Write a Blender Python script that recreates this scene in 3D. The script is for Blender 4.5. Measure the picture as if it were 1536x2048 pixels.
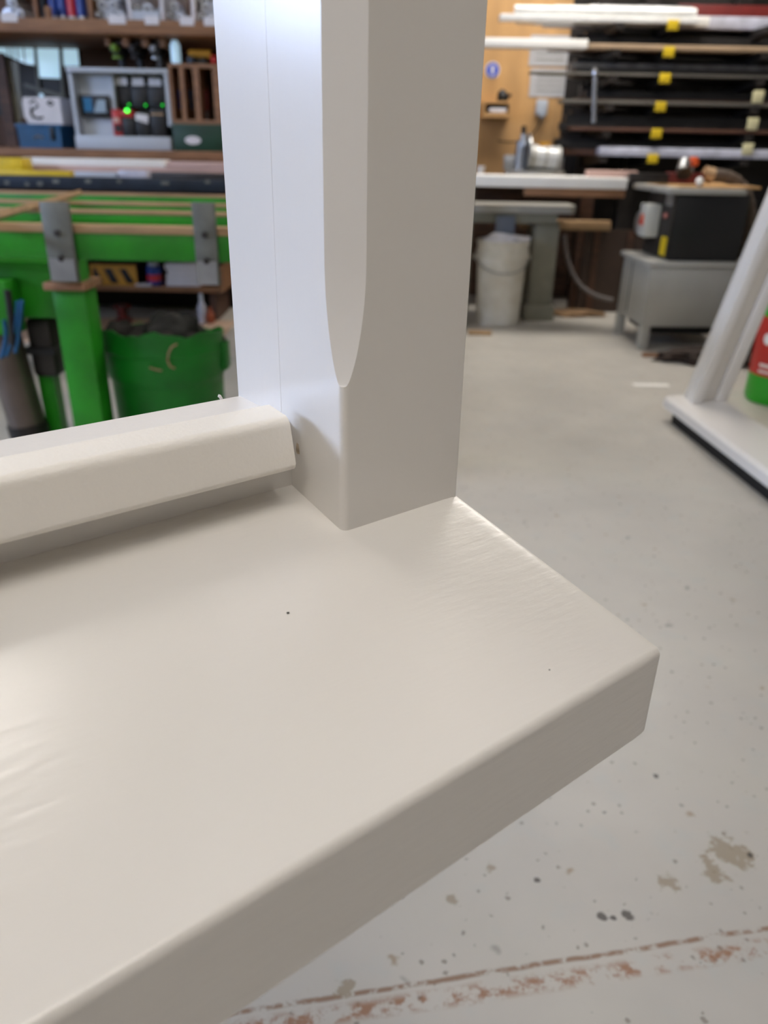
import bpy, bmesh, math, random
from mathutils import Vector, Matrix
random.seed(7)
sc = bpy.context.scene
for o in list(bpy.data.objects): bpy.data.objects.remove(o)
C = sc.collection

# ------------------------------------------------------------------ camera
F, PITCH, ROLL, H = 1534.0, 0.44359, 0.0206, 1.0
fwd = Vector((0, math.cos(PITCH), -math.sin(PITCH)))
up0 = Vector((0, math.sin(PITCH), math.cos(PITCH)))
rt0 = Vector((1, 0, 0))
RT = math.cos(ROLL) * rt0 + math.sin(ROLL) * up0
UP = -math.sin(ROLL) * rt0 + math.cos(ROLL) * up0
cam = bpy.data.cameras.new('camera')
cam.sensor_fit = 'HORIZONTAL'; cam.sensor_width = 27.0
cam.lens = F / 1536 * 27.0
cam.clip_start = 0.01
cam.dof.use_dof = True; cam.dof.focus_distance = 0.49; cam.dof.aperture_fstop = 6.6
camo = bpy.data.objects.new('camera', cam); C.objects.link(camo)
M3 = Matrix((RT, UP, -fwd)).transposed()
camo.matrix_world = Matrix.Translation((0, 0, H)) @ M3.to_4x4()
sc.camera = camo

def ray(x, y): return fwd + (x - 768) / F * RT - (y - 1024) / F * UP
def gnd(x, y, z=0.0):
    d = ray(x, y); k = (z - H) / d.z; return Vector((0, 0, H)) + d * k
def at(x, y, Y):
    d = ray(x, y); return Vector((0, 0, H)) + d * (Y / d.y)
def rect(x0, y0, x1, y1, Y):
    mx, my = (x0 + x1) / 2, (y0 + y1) / 2
    return at(x0, my, Y).x, at(x1, my, Y).x, at(mx, y1, Y).z, at(mx, y0, Y).z   # X0 X1 Z0 Z1

# ------------------------------------------------------------------ world + exposure
W = bpy.data.worlds.new('world'); sc.world = W; W.use_nodes = True
W.node_tree.nodes['Background'].inputs[0].default_value = (0.75, 0.86, 1.0, 1)
W.node_tree.nodes['Background'].inputs[1].default_value = 0.6
sc.view_settings.view_transform = 'Standard'; sc.view_settings.look = 'None'
sc.view_settings.gamma = 1; sc.view_settings.use_curve_mapping = False
sc.view_settings.exposure = 0.43
LAMP = 17.0          # ceiling tube emission
DAY = 23.0           # daylight in the frosted panes of the left wall

# ------------------------------------------------------------------ materials
def lin(c):
    return tuple(((v / 255) / 12.92 if v / 255 <= 0.04045 else ((v / 255 + 0.055) / 1.055) ** 2.4) for v in c) + (1,)
MATS = {}
def mat(key, rgb, rough=0.5, metal=0.0, noise=0.0, nscale=8.0, bump=0.0, bscale=40.0, stretch=None, emit=None, estr=0.0, rgb2=None, spec=None, coord='Object'):
    if key in MATS: return MATS[key]
    m = bpy.data.materials.new(key); m.use_nodes = True
    nt = m.node_tree; N = nt.nodes; b = N['Principled BSDF']
    b.inputs['Roughness'].default_value = rough; b.inputs['Metallic'].default_value = metal
    if spec is not None: b.inputs['Specular IOR Level'].default_value = spec
    b.inputs['Base Color'].default_value = lin(rgb)
    if noise or rgb2 or bump:
        tc = N.new('ShaderNodeTexCoord'); mp = N.new('ShaderNodeMapping')
        nt.links.new(tc.outputs[coord], mp.inputs[0])
        if stretch: mp.inputs['Scale'].default_value = stretch
    if noise or rgb2:
        nz = N.new('ShaderNodeTexNoise'); nz.inputs['Scale'].default_value = nscale; nz.inputs['Detail'].default_value = 5
        nt.links.new(mp.outputs[0], nz.inputs['Vector'])
        cr = N.new('ShaderNodeValToRGB')
        c1 = lin(rgb); c2 = lin(rgb2) if rgb2 else tuple(v * (1 - noise) for v in c1[:3]) + (1,)
        cr.color_ramp.elements[0].color = c2; cr.color_ramp.elements[0].position = 0.35
        cr.color_ramp.elements[1].color = c1; cr.color_ramp.elements[1].position = 0.65
        nt.links.new(nz.outputs['Fac'], cr.inputs[0]); nt.links.new(cr.outputs[0], b.inputs['Base Color'])
    if bump:
        nb = N.new('ShaderNodeTexNoise'); nb.inputs['Scale'].default_value = bscale; nb.inputs['Detail'].default_value = 4
        nt.links.new(mp.outputs[0], nb.inputs['Vector'])
        bp = N.new('ShaderNodeBump'); bp.inputs['Strength'].default_value = bump; bp.inputs['Distance'].default_value = 0.002
        nt.links.new(nb.outputs['Fac'], bp.inputs['Height']); nt.links.new(bp.outputs[0], b.inputs['Normal'])
    if emit:
        b.inputs['Emission Color'].default_value = lin(emit); b.inputs['Emission Strength'].default_value = estr
    MATS[key] = m; return m

paint = mat('white_gloss_paint', (227, 223, 217), 0.24, bump=0.04, bscale=170, stretch=(1.0, 1.0, 0.2))
paint_sill = mat('white_gloss_sill_paint', (227, 223, 217), 0.25, bump=0.17, bscale=190, stretch=(0.22, 1.0, 1.0))
paint_bead_lit = mat('white_sprayed_paint_lit', (236, 231, 222), 0.34, bump=0.22, bscale=420)  # bead's brighter light is put into this lightened paint colour
wood = mat('pine_wood', (150, 108, 76), 0.6, noise=0.35, nscale=6, stretch=(1, 9, 9))
wood_dark = mat('dark_brown_wood', (86, 58, 42), 0.6, noise=0.4, nscale=5, stretch=(1, 9, 9))
ply = mat('plywood', (205, 160, 104), 0.6, noise=0.22, nscale=3, stretch=(3, 3, 0.7))
ply_dark = mat('brown_board', (104, 76, 60), 0.7, noise=0.25, nscale=4)
tan = mat('tan_timber_strip', (178, 146, 108), 0.6, noise=0.3, nscale=9, stretch=(0.6, 4, 4))
green = mat('green_machine_paint', (34, 142, 22), 0.42, noise=0.35, nscale=7)
green_b = mat('green_bin_plastic', (8, 124, 28), 0.5, noise=0.35, nscale=6)
dgreen = mat('dark_green_plastic', (18, 62, 44), 0.5, noise=0.3)
galv = mat('galvanised_steel', (112, 114, 108), 0.5, 0.3, noise=0.3, nscale=18)
steel = mat('brushed_steel', (170, 172, 174), 0.35, 0.8, noise=0.25, nscale=12)
dsteel = mat('dark_steel', (64, 60, 58), 0.45, 0.6, noise=0.4, nscale=10)
black = mat('black_plastic', (16, 16, 19), 0.5, noise=0.3)
blackm = mat('black_machine_paint', (10, 13, 18), 0.45, noise=0.2)
rubber = mat('black_rubber', (24, 22, 21), 0.75, noise=0.4)
white = mat('white_laminate', (184, 192, 202), 0.45, noise=0.05)
whiteboard = mat('white_board', (244, 242, 236), 0.5, noise=0.05)
paper = mat('paper', (222, 220, 224), 0.8, noise=0.08, nscale=20)
bucketm = mat('white_bucket_plastic', (226, 224, 216), 0.45, rgb2=(196, 190, 176), nscale=5)
blue = mat('blue_plastic', (14, 84, 130), 0.45, noise=0.3)
bluecan = mat('blue_tin', (34, 66, 150), 0.35, noise=0.2)
red = mat('red_plastic', (186, 36, 34), 0.45, noise=0.2)
redcan = mat('red_tin', (200, 44, 58), 0.35, noise=0.2)
dred = mat('dark_red_paint', (110, 30, 26), 0.5, noise=0.3)
yellow = mat('yellow_plastic', (222, 190, 28), 0.5, noise=0.2)
orange = mat('orange_plastic', (236, 92, 28), 0.45, noise=0.15)
amber = mat('amber_paint', (196, 140, 34), 0.5, noise=0.25)
silver = mat('silver_foil', (196, 198, 204), 0.22, 0.9, noise=0.3, nscale=20)
clear_pl = mat('milky_plastic', (206, 210, 216), 0.25, noise=0.25, nscale=12)
greym = mat('grey_machine_paint', (168, 166, 158), 0.45, noise=0.12, nscale=5)
greyd = mat('grey_green_paint', (128, 126, 112), 0.5, noise=0.2)
navy = mat('navy_steel', (34, 46, 62), 0.42, 0.3, noise=0.4, nscale=12)
pinkw = mat('pinkish_planed_timber', (206, 172, 160), 0.6, noise=0.2, nscale=6, stretch=(0.5, 5, 5))
wrap = mat('pale_plastic_wrap', (198, 200, 214), 0.25, noise=0.25, nscale=14, bump=0.5, bscale=30)
glossw = mat('shiny_white_wrap', (240, 240, 236), 0.12, noise=0.15, nscale=10, bump=0.6, bscale=24)
palecap = mat('pale_yellow_cap', (206, 200, 158), 0.5, noise=0.1)
ledm = mat('green_led', (20, 200, 40), 0.4, emit=(30, 255, 60), estr=.8)
hose = mat('brown_grey_hose', (92, 78, 66), 0.6, noise=0.3, nscale=30)
cyl_m = mat('brown_steel_tube', (116, 104, 96), 0.35, 0.6, noise=0.25, nscale=8)
wall_pale = mat('pale_painted_blockwork', (190, 182, 170), 0.8, noise=0.12, nscale=3, bump=0.3, bscale=60)
wallm = mat('painted_blockwork', (128, 118, 106), 0.8, noise=0.15, nscale=3, bump=0.3, bscale=60)
ceilm = mat('ceiling_sheet', (176, 170, 160), 0.8, noise=0.1, nscale=2)
chips = mat('dark_wood_chips', (54, 40, 32), 0.85, noise=0.5, nscale=40)
darkfab = mat('dark_offcuts', (36, 29, 26), 0.8, noise=0.5, nscale=25)
tubem = mat('lamp_diffuser', (255, 255, 255), 0.5, emit=(255, 248, 239), estr=LAMP)
daym = mat('daylight_pane', (220, 232, 255), 0.3, emit=(192, 213, 252), estr=DAY)
reflection_glow = mat('painted_sky_reflection', (150, 190, 215), 0.15, emit=(186, 222, 240), estr=0.55)  # glow stands in for daylight reflected in the glass
glowjar = mat('glowing_pale_blue_glass', (190, 220, 240), 0.1, emit=(180, 215, 235), estr=0.35)  # weak emission paints in the light caught by the glass
bluesign = mat('blue_sign_print', (38, 72, 190), 0.5)
filler = mat('raw_timber_filler', (206, 188, 164), 0.8, noise=0.4, nscale=200)

# floor: pale painted concrete with specks, rust scratches, bare patch
def floor_material():
    m = bpy.data.materials.new('painted_concrete_floor'); m.use_nodes = True
    nt = m.node_tree; N = nt.nodes; L = nt.links; b = N['Principled BSDF']
    tc = N.new('ShaderNodeTexCoord')
    def noise(scale, detail=5, rough=0.55, stretch=None):
        n = N.new('ShaderNodeTexNoise'); n.inputs['Scale'].default_value = scale; n.inputs['Detail'].default_value = detail; n.inputs['Roughness'].default_value = rough
        if stretch:
            mp = N.new('ShaderNodeMapping'); mp.inputs['Scale'].default_value = stretch; L.new(tc.outputs['Object'], mp.inputs[0]); L.new(mp.outputs[0], n.inputs['Vector'])
        else: L.new(tc.outputs['Object'], n.inputs['Vector'])
        return n.outputs['Fac']
    def ramp(src, p0, p1, v0=0.0, v1=1.0):
        r = N.new('ShaderNodeMapRange'); r.inputs['From Min'].default_value = p0; r.inputs['From Max'].default_value = p1
        r.inputs['To Min'].default_value = v0; r.inputs['To Max'].default_value = v1; L.new(src, r.inputs['Value']); return r.outputs[0]
    def math_(op, a, c):
        n = N.new('ShaderNodeMath'); n.operation = op
        for i, v in enumerate((a, c)):
            if isinstance(v, (int, float)): n.inputs[i].default_value = v
            else: L.new(v, n.inputs[i])
        return n.outputs[0]
    def mix(fac, c1, c2):
        n = N.new('ShaderNodeMix'); n.data_type = 'RGBA'
        L.new(fac, n.inputs[0])
        for i, c in ((6, c1), (7, c2)):
            if isinstance(c, tuple): n.inputs[i].default_value = c
            else: L.new(c, n.inputs[i])
        return n.outputs[2]
    col = mix(ramp(noise(2.2), 0.35, 0.7), lin((176, 172, 164)), lin((188, 183, 173)))
    col = mix(ramp(noise(14), 0.55, 0.75, 0, 0.35), col, lin((168, 176, 174)))
    # small dark specks
    def specks(scale, size, keep, color, amount):
        nonlocal col
        v = N.new('ShaderNodeTexVoronoi'); v.inputs['Scale'].default_value = scale
        wn = N.new('ShaderNodeTexNoise'); wn.inputs['Scale'].default_value = scale * 2.5
        L.new(tc.outputs['Object'], wn.inputs['Vector'])
        vm = N.new('ShaderNodeVectorMath'); vm.operation = 'MULTIPLY_ADD'
        L.new(wn.outputs['Color'], vm.inputs[0]); vm.inputs[1].default_value = (0.5 / scale,) * 3; L.new(tc.outputs['Object'], vm.inputs[2])
        L.new(vm.outputs[0], v.inputs['Vector'])
        sep = N.new('ShaderNodeSeparateColor'); L.new(v.outputs['Color'], sep.inputs[0])
        k = math_('GREATER_THAN', sep.outputs[0], keep)
        sz = math_('MULTIPLY', sep.outputs[1], size)
        d = math_('SUBTRACT', sz, v.outputs['Distance'])
        msk = math_('MULTIPLY', ramp(d, 0.0, 0.14, 0, amount), k)
        col = mix(msk, col, color)
    specks(70, 0.36, 0.72, lin((112, 104, 92)), 0.7)
    specks(44, 0.24, 0.86, lin((70, 66, 62)), 0.8)
    specks(26, 0.26, 0.85, lin((140, 118, 88)), 0.7)
    specks(11, 0.16, 0.7, lin((72, 68, 62)), 0.75)
    sepx = N.new('ShaderNodeSeparateXYZ'); L.new(tc.outputs['Object'], sepx.inputs[0])
    X, Y = sepx.outputs[0], sepx.outputs[1]
    # two parallel rust-brown scratches across the floor
    wob = ramp(noise(7, 3), 0, 1, -0.012, 0.012)
    for (p, q, w, thr, c, am) in ((gnd(520, 2019), gnd(1510, 1860), 0.0052, 0.42, (122, 88, 62), 0.85), (gnd(600, 2042), gnd(1536, 1893), 0.016, 0.465, (140, 98, 70), 0.9)):
        dx, dy = (q - p).x, (q - p).y; ln = math.hypot(dx, dy); nx, ny = -dy / ln, dx / ln
        dist = math_('ADD', math_('ADD', math_('MULTIPLY', X, nx), math_('MULTIPLY', Y, ny)), -(p.x * nx + p.y * ny))
        dist = math_('ADD', dist, math_('MULTIPLY', wob, 0.5))
        a = math_('ABSOLUTE', dist, 0)
        msk = math_('MULTIPLY', ramp(a, w * 0.3, w, 1, 0), ramp(noise(34, 6, 0.7), thr, thr + 0.1, 0, am))
        col = mix(msk, col, lin(c))
    # bare worn patches
    for (pp, r, thr) in ((gnd(1460, 1702), 0.058, 0.47), (gnd(1425, 1738), 0.042, 0.50), (gnd(1335, 1765), 0.030, 0.48), (gnd(905, 1800), 0.022, 0.56), (gnd(690, 1975), 0.03, 0.56), (gnd(980, 1735), 0.02, 0.56)):
        vd = N.new('ShaderNodeVectorMath'); vd.operation = 'DISTANCE'; L.new(tc.outputs['Object'], vd.inputs[0]); vd.inputs[1].default_value = (pp.x, pp.y, 0)
        e = math_('ADD', ramp(vd.outputs['Value'], 0, r, 0.34, -0.1), noise(42, 6, 0.65))
        col = mix(ramp(e, thr + 0.12, thr + 0.2, 0, 0.75), col, lin((138, 124, 102)))
    # three black blots
    for (pp, r) in ((gnd(1203, 1832), 0.0075), (gnd(1228, 1835), 0.004), (gnd(1255, 1830), 0.0075), (gnd(1075, 1760), 0.005), (gnd(1500, 1712), 0.005), (gnd(1312, 1552), 0.005)):
        vd = N.new('ShaderNodeVectorMath'); vd.operation = 'DISTANCE'; L.new(tc.outputs['Object'], vd.inputs[0]); vd.inputs[1].default_value = (pp.x, pp.y, 0)
        e = math_('ADD', vd.outputs['Value'], ramp(noise(90, 3), 0.3, 0.7, -0.003, 0.003))
        col = mix(ramp(e, r * 0.75, r * 1.2, 0.85, 0), col, lin((52, 48, 46)))
    L.new(col, b.inputs['Base Color'])
    L.new(ramp(noise(9), 0.3, 0.7, 0.34, 0.5), b.inputs['Roughness'])
    bp = N.new('ShaderNodeBump'); bp.inputs['Strength'].default_value = 0.15; bp.inputs['Distance'].default_value = 0.003
    L.new(noise(30), bp.inputs['Height']); L.new(bp.outputs[0], b.inputs['Normal'])
    return m
floorm = floor_material()

# ------------------------------------------------------------------ builders
def link(name, bm, m, parent=None, smooth=None):
    me = bpy.data.meshes.new(name); bmesh.ops.recalc_face_normals(bm, faces=bm.faces[:]); bm.to_mesh(me); bm.free()
    if m: me.materials.append(m)
    if smooth is not None:
        for p in me.polygons: p.use_smooth = True
        me.set_sharp_from_angle(angle=math.radians(smooth))
    o = bpy.data.objects.new(name, me); C.objects.link(o)
    if parent: o.parent = parent
    return o
def tag(o, label=None, cat=None, group=None, kind=None):
    if label: o['label'] = label
    if cat: o['category'] = cat
    if group: o['group'] = group
    if kind: o['kind'] = kind
    return o
def thing(name, label, cat, loc=(0, 0, 0), rz=0.0, group=None):
    o = bpy.data.objects.new(name, None); C.objects.link(o); o.empty_display_size = 0.05
    o.location = loc; o.rotation_euler = (0, 0, rz)
    return tag(o, label, cat, group)
def box(name, x0, x1, y0, y1, z0, z1, m, parent=None, bev=0.0, seg=2, loc=None):
    bm = bmesh.new()
    bmesh.ops.create_cube(bm, size=1.0)
    for v in bm.verts:
        v.co = Vector((x0 + (v.co.x + .5) * (x1 - x0), y0 + (v.co.y + .5) * (y1 - y0), z0 + (v.co.z + .5) * (z1 - z0)))
    if bev: bmesh.ops.bevel(bm, geom=bm.edges[:], offset=bev, segments=seg, profile=0.5, affect='EDGES')
    o = link(name, bm, m, parent, 35 if bev else None)
    if loc: o.location = loc
    return o
def prism(name, pts, axis, a0, a1, m, parent=None, smooth=30, caps=True):
    # pts: 2-D polygon; axis 'x': (y,z), 'y': (x,z), 'z': (x,y)
    bm = bmesh.new()
    def mk(p, a): return {'x': (a, p[0], p[1]), 'y': (p[0], a, p[1]), 'z': (p[0], p[1], a)}[axis]
    A = [bm.verts.new(mk(p, a0)) for p in pts]; B = [bm.verts.new(mk(p, a1)) for p in pts]
    n = len(pts)
    for i in range(n): bm.faces.new((A[i], A[(i + 1) % n], B[(i + 1) % n], B[i]))
    bm.faces.new(A); bm.faces.new(B[::-1])
    return link(name, bm, m, parent, smooth)
def tube(name, pts, r, m, parent=None, seg=10, r1=None):
    bm = bmesh.new(); P = [Vector(p) for p in pts]; n = len(P); rings = []
    ref = Vector((0.13, 0.21, 0.97))
    for i, p in enumerate(P):
        t = (P[min(i + 1, n - 1)] - P[max(i - 1, 0)]).normalized()
        a = t.cross(ref)
        if a.length < 0.05: a = t.cross(Vector((1, 0, 0)))
        a.normalize(); b2 = t.cross(a)
        rr = r if r1 is None else r + (r1 - r) * i / max(1, n - 1)
        rings.append([bm.verts.new(p + (a * math.cos(k * 2 * math.pi / seg) + b2 * math.sin(k * 2 * math.pi / seg)) * rr) for k in range(seg)])
    for i in range(n - 1):
        for k in range(seg): bm.faces.new((rings[i][k], rings[i][(k + 1) % seg], rings[i + 1][(k + 1) % seg], rings[i + 1][k]))
    bm.faces.new(rings[0]); bm.faces.new(rings[-1][::-1])
    return link(name, bm, m, parent, 45)
def lathe(name, prof, m, parent=None, loc=(0, 0, 0), seg=28, wob=0.0, smooth=40):
    bm = bmesh.new(); rings = []
    for (r, z) in prof:
        ring = []
        for k in range(seg):
            a = k * 2 * math.pi / seg
            w = 1 + wob * (math.sin(a * 3 + z * 9) * 0.6 + math.sin(a * 5 + 1 + z * 20) * 0.4)
            ring.append(bm.verts.new((loc[0] + r * w * math.cos(a), loc[1] + r * w * math.sin(a), loc[2] + z)))
        rings.append(ring)
    for i in range(len(rings) - 1):
        for k in range(seg): bm.faces.new((rings[i][k], rings[i][(k + 1) % seg], rings[i + 1][(k + 1) % seg], rings[i + 1][k]))
    bm.faces.new(rings[0][::-1]); bm.faces.new(rings[-1])
    return link(name, bm, m, parent, smooth)
def bez(a, b, c, d, n=14):
    a, b, c, d = map(Vector, (a, b, c, d))
    return [a * (1 - t) ** 3 + b * 3 * t * (1 - t) ** 2 + c * 3 * t * t * (1 - t) + d * t ** 3 for t in [i / n for i in range(n + 1)]]
def lump(name, x0, x1, y0, y1, z0, z1, m, parent=None, sub=3, amp=0.35):
    bm = bmesh.new(); bmesh.ops.create_icosphere(bm, subdivisions=sub, radius=1.0)
    rnd = random.Random(name + str(x0)); ph = [rnd.uniform(0, 6) for _ in range(6)]
    for v in bm.verts:
        c = v.co; k = 1 + amp * (math.sin(c.x * 5 + ph[0]) * math.sin(c.y * 6 + ph[1]) + 0.6 * math.sin(c.z * 9 + ph[2] + c.x * 7) * math.sin(c.y * 11 + ph[3])) * 0.6 + rnd.uniform(-.5, .5) * amp * .25
        z = max(c.z, -0.55) * k
        v.co = Vector(((x0 + x1) / 2 + c.x * k * (x1 - x0) / 2, (y0 + y1) / 2 + c.y * k * (y1 - y0) / 2, z0 + max(0, (z + 0.55) / 1.55) * (z1 - z0)))
    return link(name, bm, m, parent, 60)

# ------------------------------------------------------------------ the room
XL, XR, YB, YF, ZC = -4.6, 4.2, 6.3, -4.0, 3.5
def struct(o, label=None): o['kind'] = 'structure'; o['label'] = label or o.name.replace('_', ' '); return o
struct(box('floor', XL - .1, XR + .1, YF - .1, YB + .1, -0.1, 0.0, floorm), 'pale grey painted concrete floor with rust scratches and dark specks')
struct(box('ceiling', XL - .1, XR + .1, YF - .1, YB + .1, ZC, ZC + .1, ceilm), 'plain ceiling of the workshop')
struct(box('wall_back', XL - .1, XR + .1, YB, YB + .1, 0, ZC, wallm), 'brown back wall of the workshop')
struct(box('wall_right', XR, XR + .1, YF, YB, 0, ZC, wall_pale), 'right wall of the workshop')
struct(box('wall_front', XL - .1, XR + .1, YF - .1, YF, 0, ZC, wall_pale), 'workshop wall behind the camera')
# left wall with a wide window of frosted panes
WY0, WY1, WZ0, WZ1 = -0.6, 2.3, 1.6, 2.4
wl = box('wall_left', XL - .1, XL, YF, WY0, 0, ZC, wallm); struct(wl, 'left wall of the workshop around the wide window')
for i, (a, b_, c, d) in enumerate(((WY1, YB, 0, ZC), (WY0, WY1, 0, WZ0), (WY0, WY1, WZ1, ZC))):
    box('wall_section', XL - .1, XL, a, b_, c, d, wallm, wl)
wn = box('window_1', XL - .09, XL - .01, WY0, WY1, WZ0, WZ0 + 0.06, white); struct(wn, 'wide daylight window in the left wall')
box('window_frame', XL - .09, XL - .01, WY0, WY1, WZ1 - .06, WZ1, white, wn)
npan = 4
for i in range(npan + 1):
    y = WY0 + (WY1 - WY0) * i / npan
    box('mullion', XL - .09, XL - .01, max(WY0, y - .03), min(WY1, y + .03), WZ0 + .06, WZ1 - .06, white, wn)
for i in range(npan):
    y = WY0 + (WY1 - WY0) * i / npan
    box('pane', XL - .055, XL - .045, y + .03, y + (WY1 - WY0) / npan - .03, WZ0 + .06, WZ1 - .06, daym, wn)

# ceiling lamps
def lamp(x, y, ln, label, hw=.12):
    t = thing('ceiling_light', label, 'ceiling light', (x, y, ZC - 0.16), 0, 'ceiling tube lights')
    prism('housing', [(-hw - .02, .07), (-hw + .02, .14), (hw - .02, .14), (hw + .02, .07)], 'x', -ln / 2, ln / 2, white, t)
    box('diffuser', -ln / 2 + .03, ln / 2 - .03, -hw, hw, .02, .068, tubem, t, bev=.012)
    for s in (-1, 1): box('hanger', s * ln * .35 - .01, s * ln * .35 + .01, -.01, .01, .14, .16, galv, t)
lamp(-1.65, 1.8, 1.6, 'ceiling tube light above and left of the white frame')
lamp(0.2, -0.25, 1.6, 'ceiling tube light straight above the white frame')
lamp(1.3, 5.0, 1.9, 'wide ceiling light over the back bench', .36)
lamp(-1.3, -2.2, 1.6, 'added fill light behind the camera on the left')  # unseen lamp, added to brighten the front faces of the frame

# ------------------------------------------------------------------ the white timber window frame in front
AZ = 0.89937; SL = 0.1868; T = 0.05775; PW = 0.09304; PV = 0.164; PD = 0.12304
STV = 0.06655; CH = 0.0159
CZ = H - 0.23967
fr = thing('timber_window_frame', 'white painted timber window frame with sloping sill in the foreground', 'window frame', (0.15049, 0.34, CZ - T), math.pi / 2 - AZ)
SLEN = 1.75
# sill: section in (v, w), w measured from the underside
def arc(cx_, cz_, r, a0, a1, n):
    return [(cx_ + r * math.cos(math.radians(a0 + (a1 - a0) * i / n)), cz_ + r * math.sin(math.radians(a0 + (a1 - a0) * i / n))) for i in range(n + 1)]
BV = PV + PD
er = 0.0046
tl = math.degrees(math.atan(SL))
sec = [(0.002, 0), (BV - .01, 0), (BV, .003), (BV, T + SL * .2212), (0.2212, T + SL * .2212)]
sec += [(v, T + SL * v) for v in (0.19, 0.15, 0.10, 0.05, 0.02)]
sec += arc(er, T - er + SL * er * .1 + .0008, er, 90 + tl, 180, 7)
sec += [(0, 0.002)]
bm = bmesh.new()
us = [-SLEN, -1.2, -.8, -.5, -.3, -.15, -.05, -.012, -.004, -.0012, 0.0]
rows = []
for u in us:
    # the end is eased very slightly
    k = 0.0
    if u > -.012: k = 0.0009 * ((u + .012) / .012) ** 3
    rows.append([bm.verts.new((u, v + (k if v < .01 else 0), w - (k if w > T * .7 else -k * .3 if w < .01 else 0))) for v, w in sec])
for a, b_ in zip(rows[:-1], rows[1:]):
    n = len(sec)
    for i in range(n): bm.faces.new((a[i], a[(i + 1) % n], b_[(i + 1) % n], b_[i]))
bm.faces.new(rows[0]); bm.faces.new(rows[-1][::-1])
sill = link('sill', bm, paint_sill, fr, 32); tag(sill, 'sloping white sill with rounded front edge')
# upstand at the back of the sill
UW = T + 0.08497; UV0 = 0.2212
upst = [(UV0, T + SL * UV0 - .001), (BV, T + SL * UV0 - .001), (BV, UW - .002), (BV - .002, UW), (UV0 + .002, UW), (UV0, UW - .002)]
prism('bottom_rail', upst, 'x', -SLEN, -PW, paint, fr)
# glazing bead fixed to the upstand
B0V, B0W, B1V, B1W = 0.1948, T + 0.0638, 0.2248 - .0002, T + 0.0970
br = 0.007
bead = [(B0V + .002, B0W), (UV0 - .0002, B0W), (UV0 - .0002, UW + .0005), (B1V, UW + .0005), (B1V, B1W - .001), (B1V - .001, B1W)]
bead += arc(B0V + br + .0046, B1W - br - .0016, br, 84, 169, 8) + [(B0V, B0W + .004), (B0V + .0008, B0W + .0015)]
prism('glazing_bead', bead, 'x', -SLEN + PW + .004, -PW - .0125, paint_bead_lit, fr, smooth=40)
lump('filler_smear', -PW - .0008, -PW + .0004, .2105, .2140, B0W + .002, B0W + .009, filler, fr, sub=2)
# jambs, with stopped chamfer cut from the front inner corner
def jamb(u0, u1, inner):        # inner = -1: the chamfer is on the low-u side, +1 on the high-u side
    wtop = T + 1.1
    bm = bmesh.new()
    rr = 0.0045
    ux0, ux1 = u0, u1; v0, v1 = PV, PV + STV
    lo = rr if inner < 0 else 0.0012; hi = rr if inner > 0 else 0.0012
    pl = []
    pl += arc(ux0 + lo, v0 + lo, lo, 180, 270, 5) + arc(ux1 - hi, v0 + hi, hi, 270, 360, 5) + [(ux1, v1), (ux0, v1)]
    zb = T + SL * PV - .004
    A = [bm.verts.new((p[0], p[1], zb)) for p in pl]; Bt = [bm.verts.new((p[0], p[1], wtop)) for p in pl]; n = len(pl)
    for i in range(n): bm.faces.new((A[i], A[(i + 1) % n], Bt[(i + 1) % n], Bt[i]))
    bm.faces.new(A); bm.faces.new(Bt[::-1])
    # follow the slope of the sill at the foot
    for v in A: v.co.z = T + SL * v.co.y - .0008
    body = link('jamb', bm, paint, None, 35)
    # cutter
    bm = bmesh.new(); rows = []
    wt = T + 0.1195; w1 = T + 0.187
    zs = [wt - .004] + [wt + (w1 - wt) * (i / 22) ** 1.6 for i in range(23)] + [w1 + .05, T + .6, T + 1.2]
    cu = u0 if inner < 0 else u1; s = 1 if inner < 0 else -1
    zs2 = []
    for z in zs:
        if z < wt: c = 0.586 * rr - .0015
        elif z < w1: c = 0.586 * rr + (CH - 0.586 * rr) * (1 - ((w1 - z) / (w1 - wt)) ** 2) ** 0.75
        else: c = CH
        g = 0.006
        rows.append([bm.verts.new((cu + s * (c + g), PV - g, z)), bm.verts.new((cu - s * g, PV + c + g, z)), bm.verts.new((cu - s * (g + .004), PV - g - .004, z))])
    for a, b_ in zip(rows[:-1], rows[1:]):
        for i in range(3): bm.faces.new((a[i], a[(i + 1) % 3], b_[(i + 1) % 3], b_[i]))
    bm.faces.new(rows[0]); bm.faces.new(rows[-1][::-1])
    cut = link('cutter', bm, None)
    md = body.modifiers.new('cut', 'BOOLEAN'); md.operation = 'DIFFERENCE'; md.solver = 'EXACT'; md.object = cut
    dg = bpy.context.evaluated_depsgraph_get(); me = bpy.data.meshes.new_from_object(body.evaluated_get(dg))
    body.modifiers.clear(); body.data = me
    for p in me.polygons: p.use_smooth = True
    me.set_sharp_from_angle(angle=math.radians(24))
    bpy.data.objects.remove(cut)
    body.parent = fr
    # rear half of the jamb, a hair proud of the front half
    e = -0.00012 if inner < 0 else 0.0
    f_ = 0.00012 if inner > 0 else 0.0
    prism('jamb_rear_half', [(u0 + e, PV + STV), (u1 + f_, PV + STV), (u1 + f_, PV + PD), (u0 + e, PV + PD)], 'z', T + SL * UV0 - .001, wtop, paint, fr)
    return body
tag(jamb(-PW, -0.0004, -1), 'right upright with stopped chamfer')
jamb(-SLEN + .0004, -SLEN + PW, 1)
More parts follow.
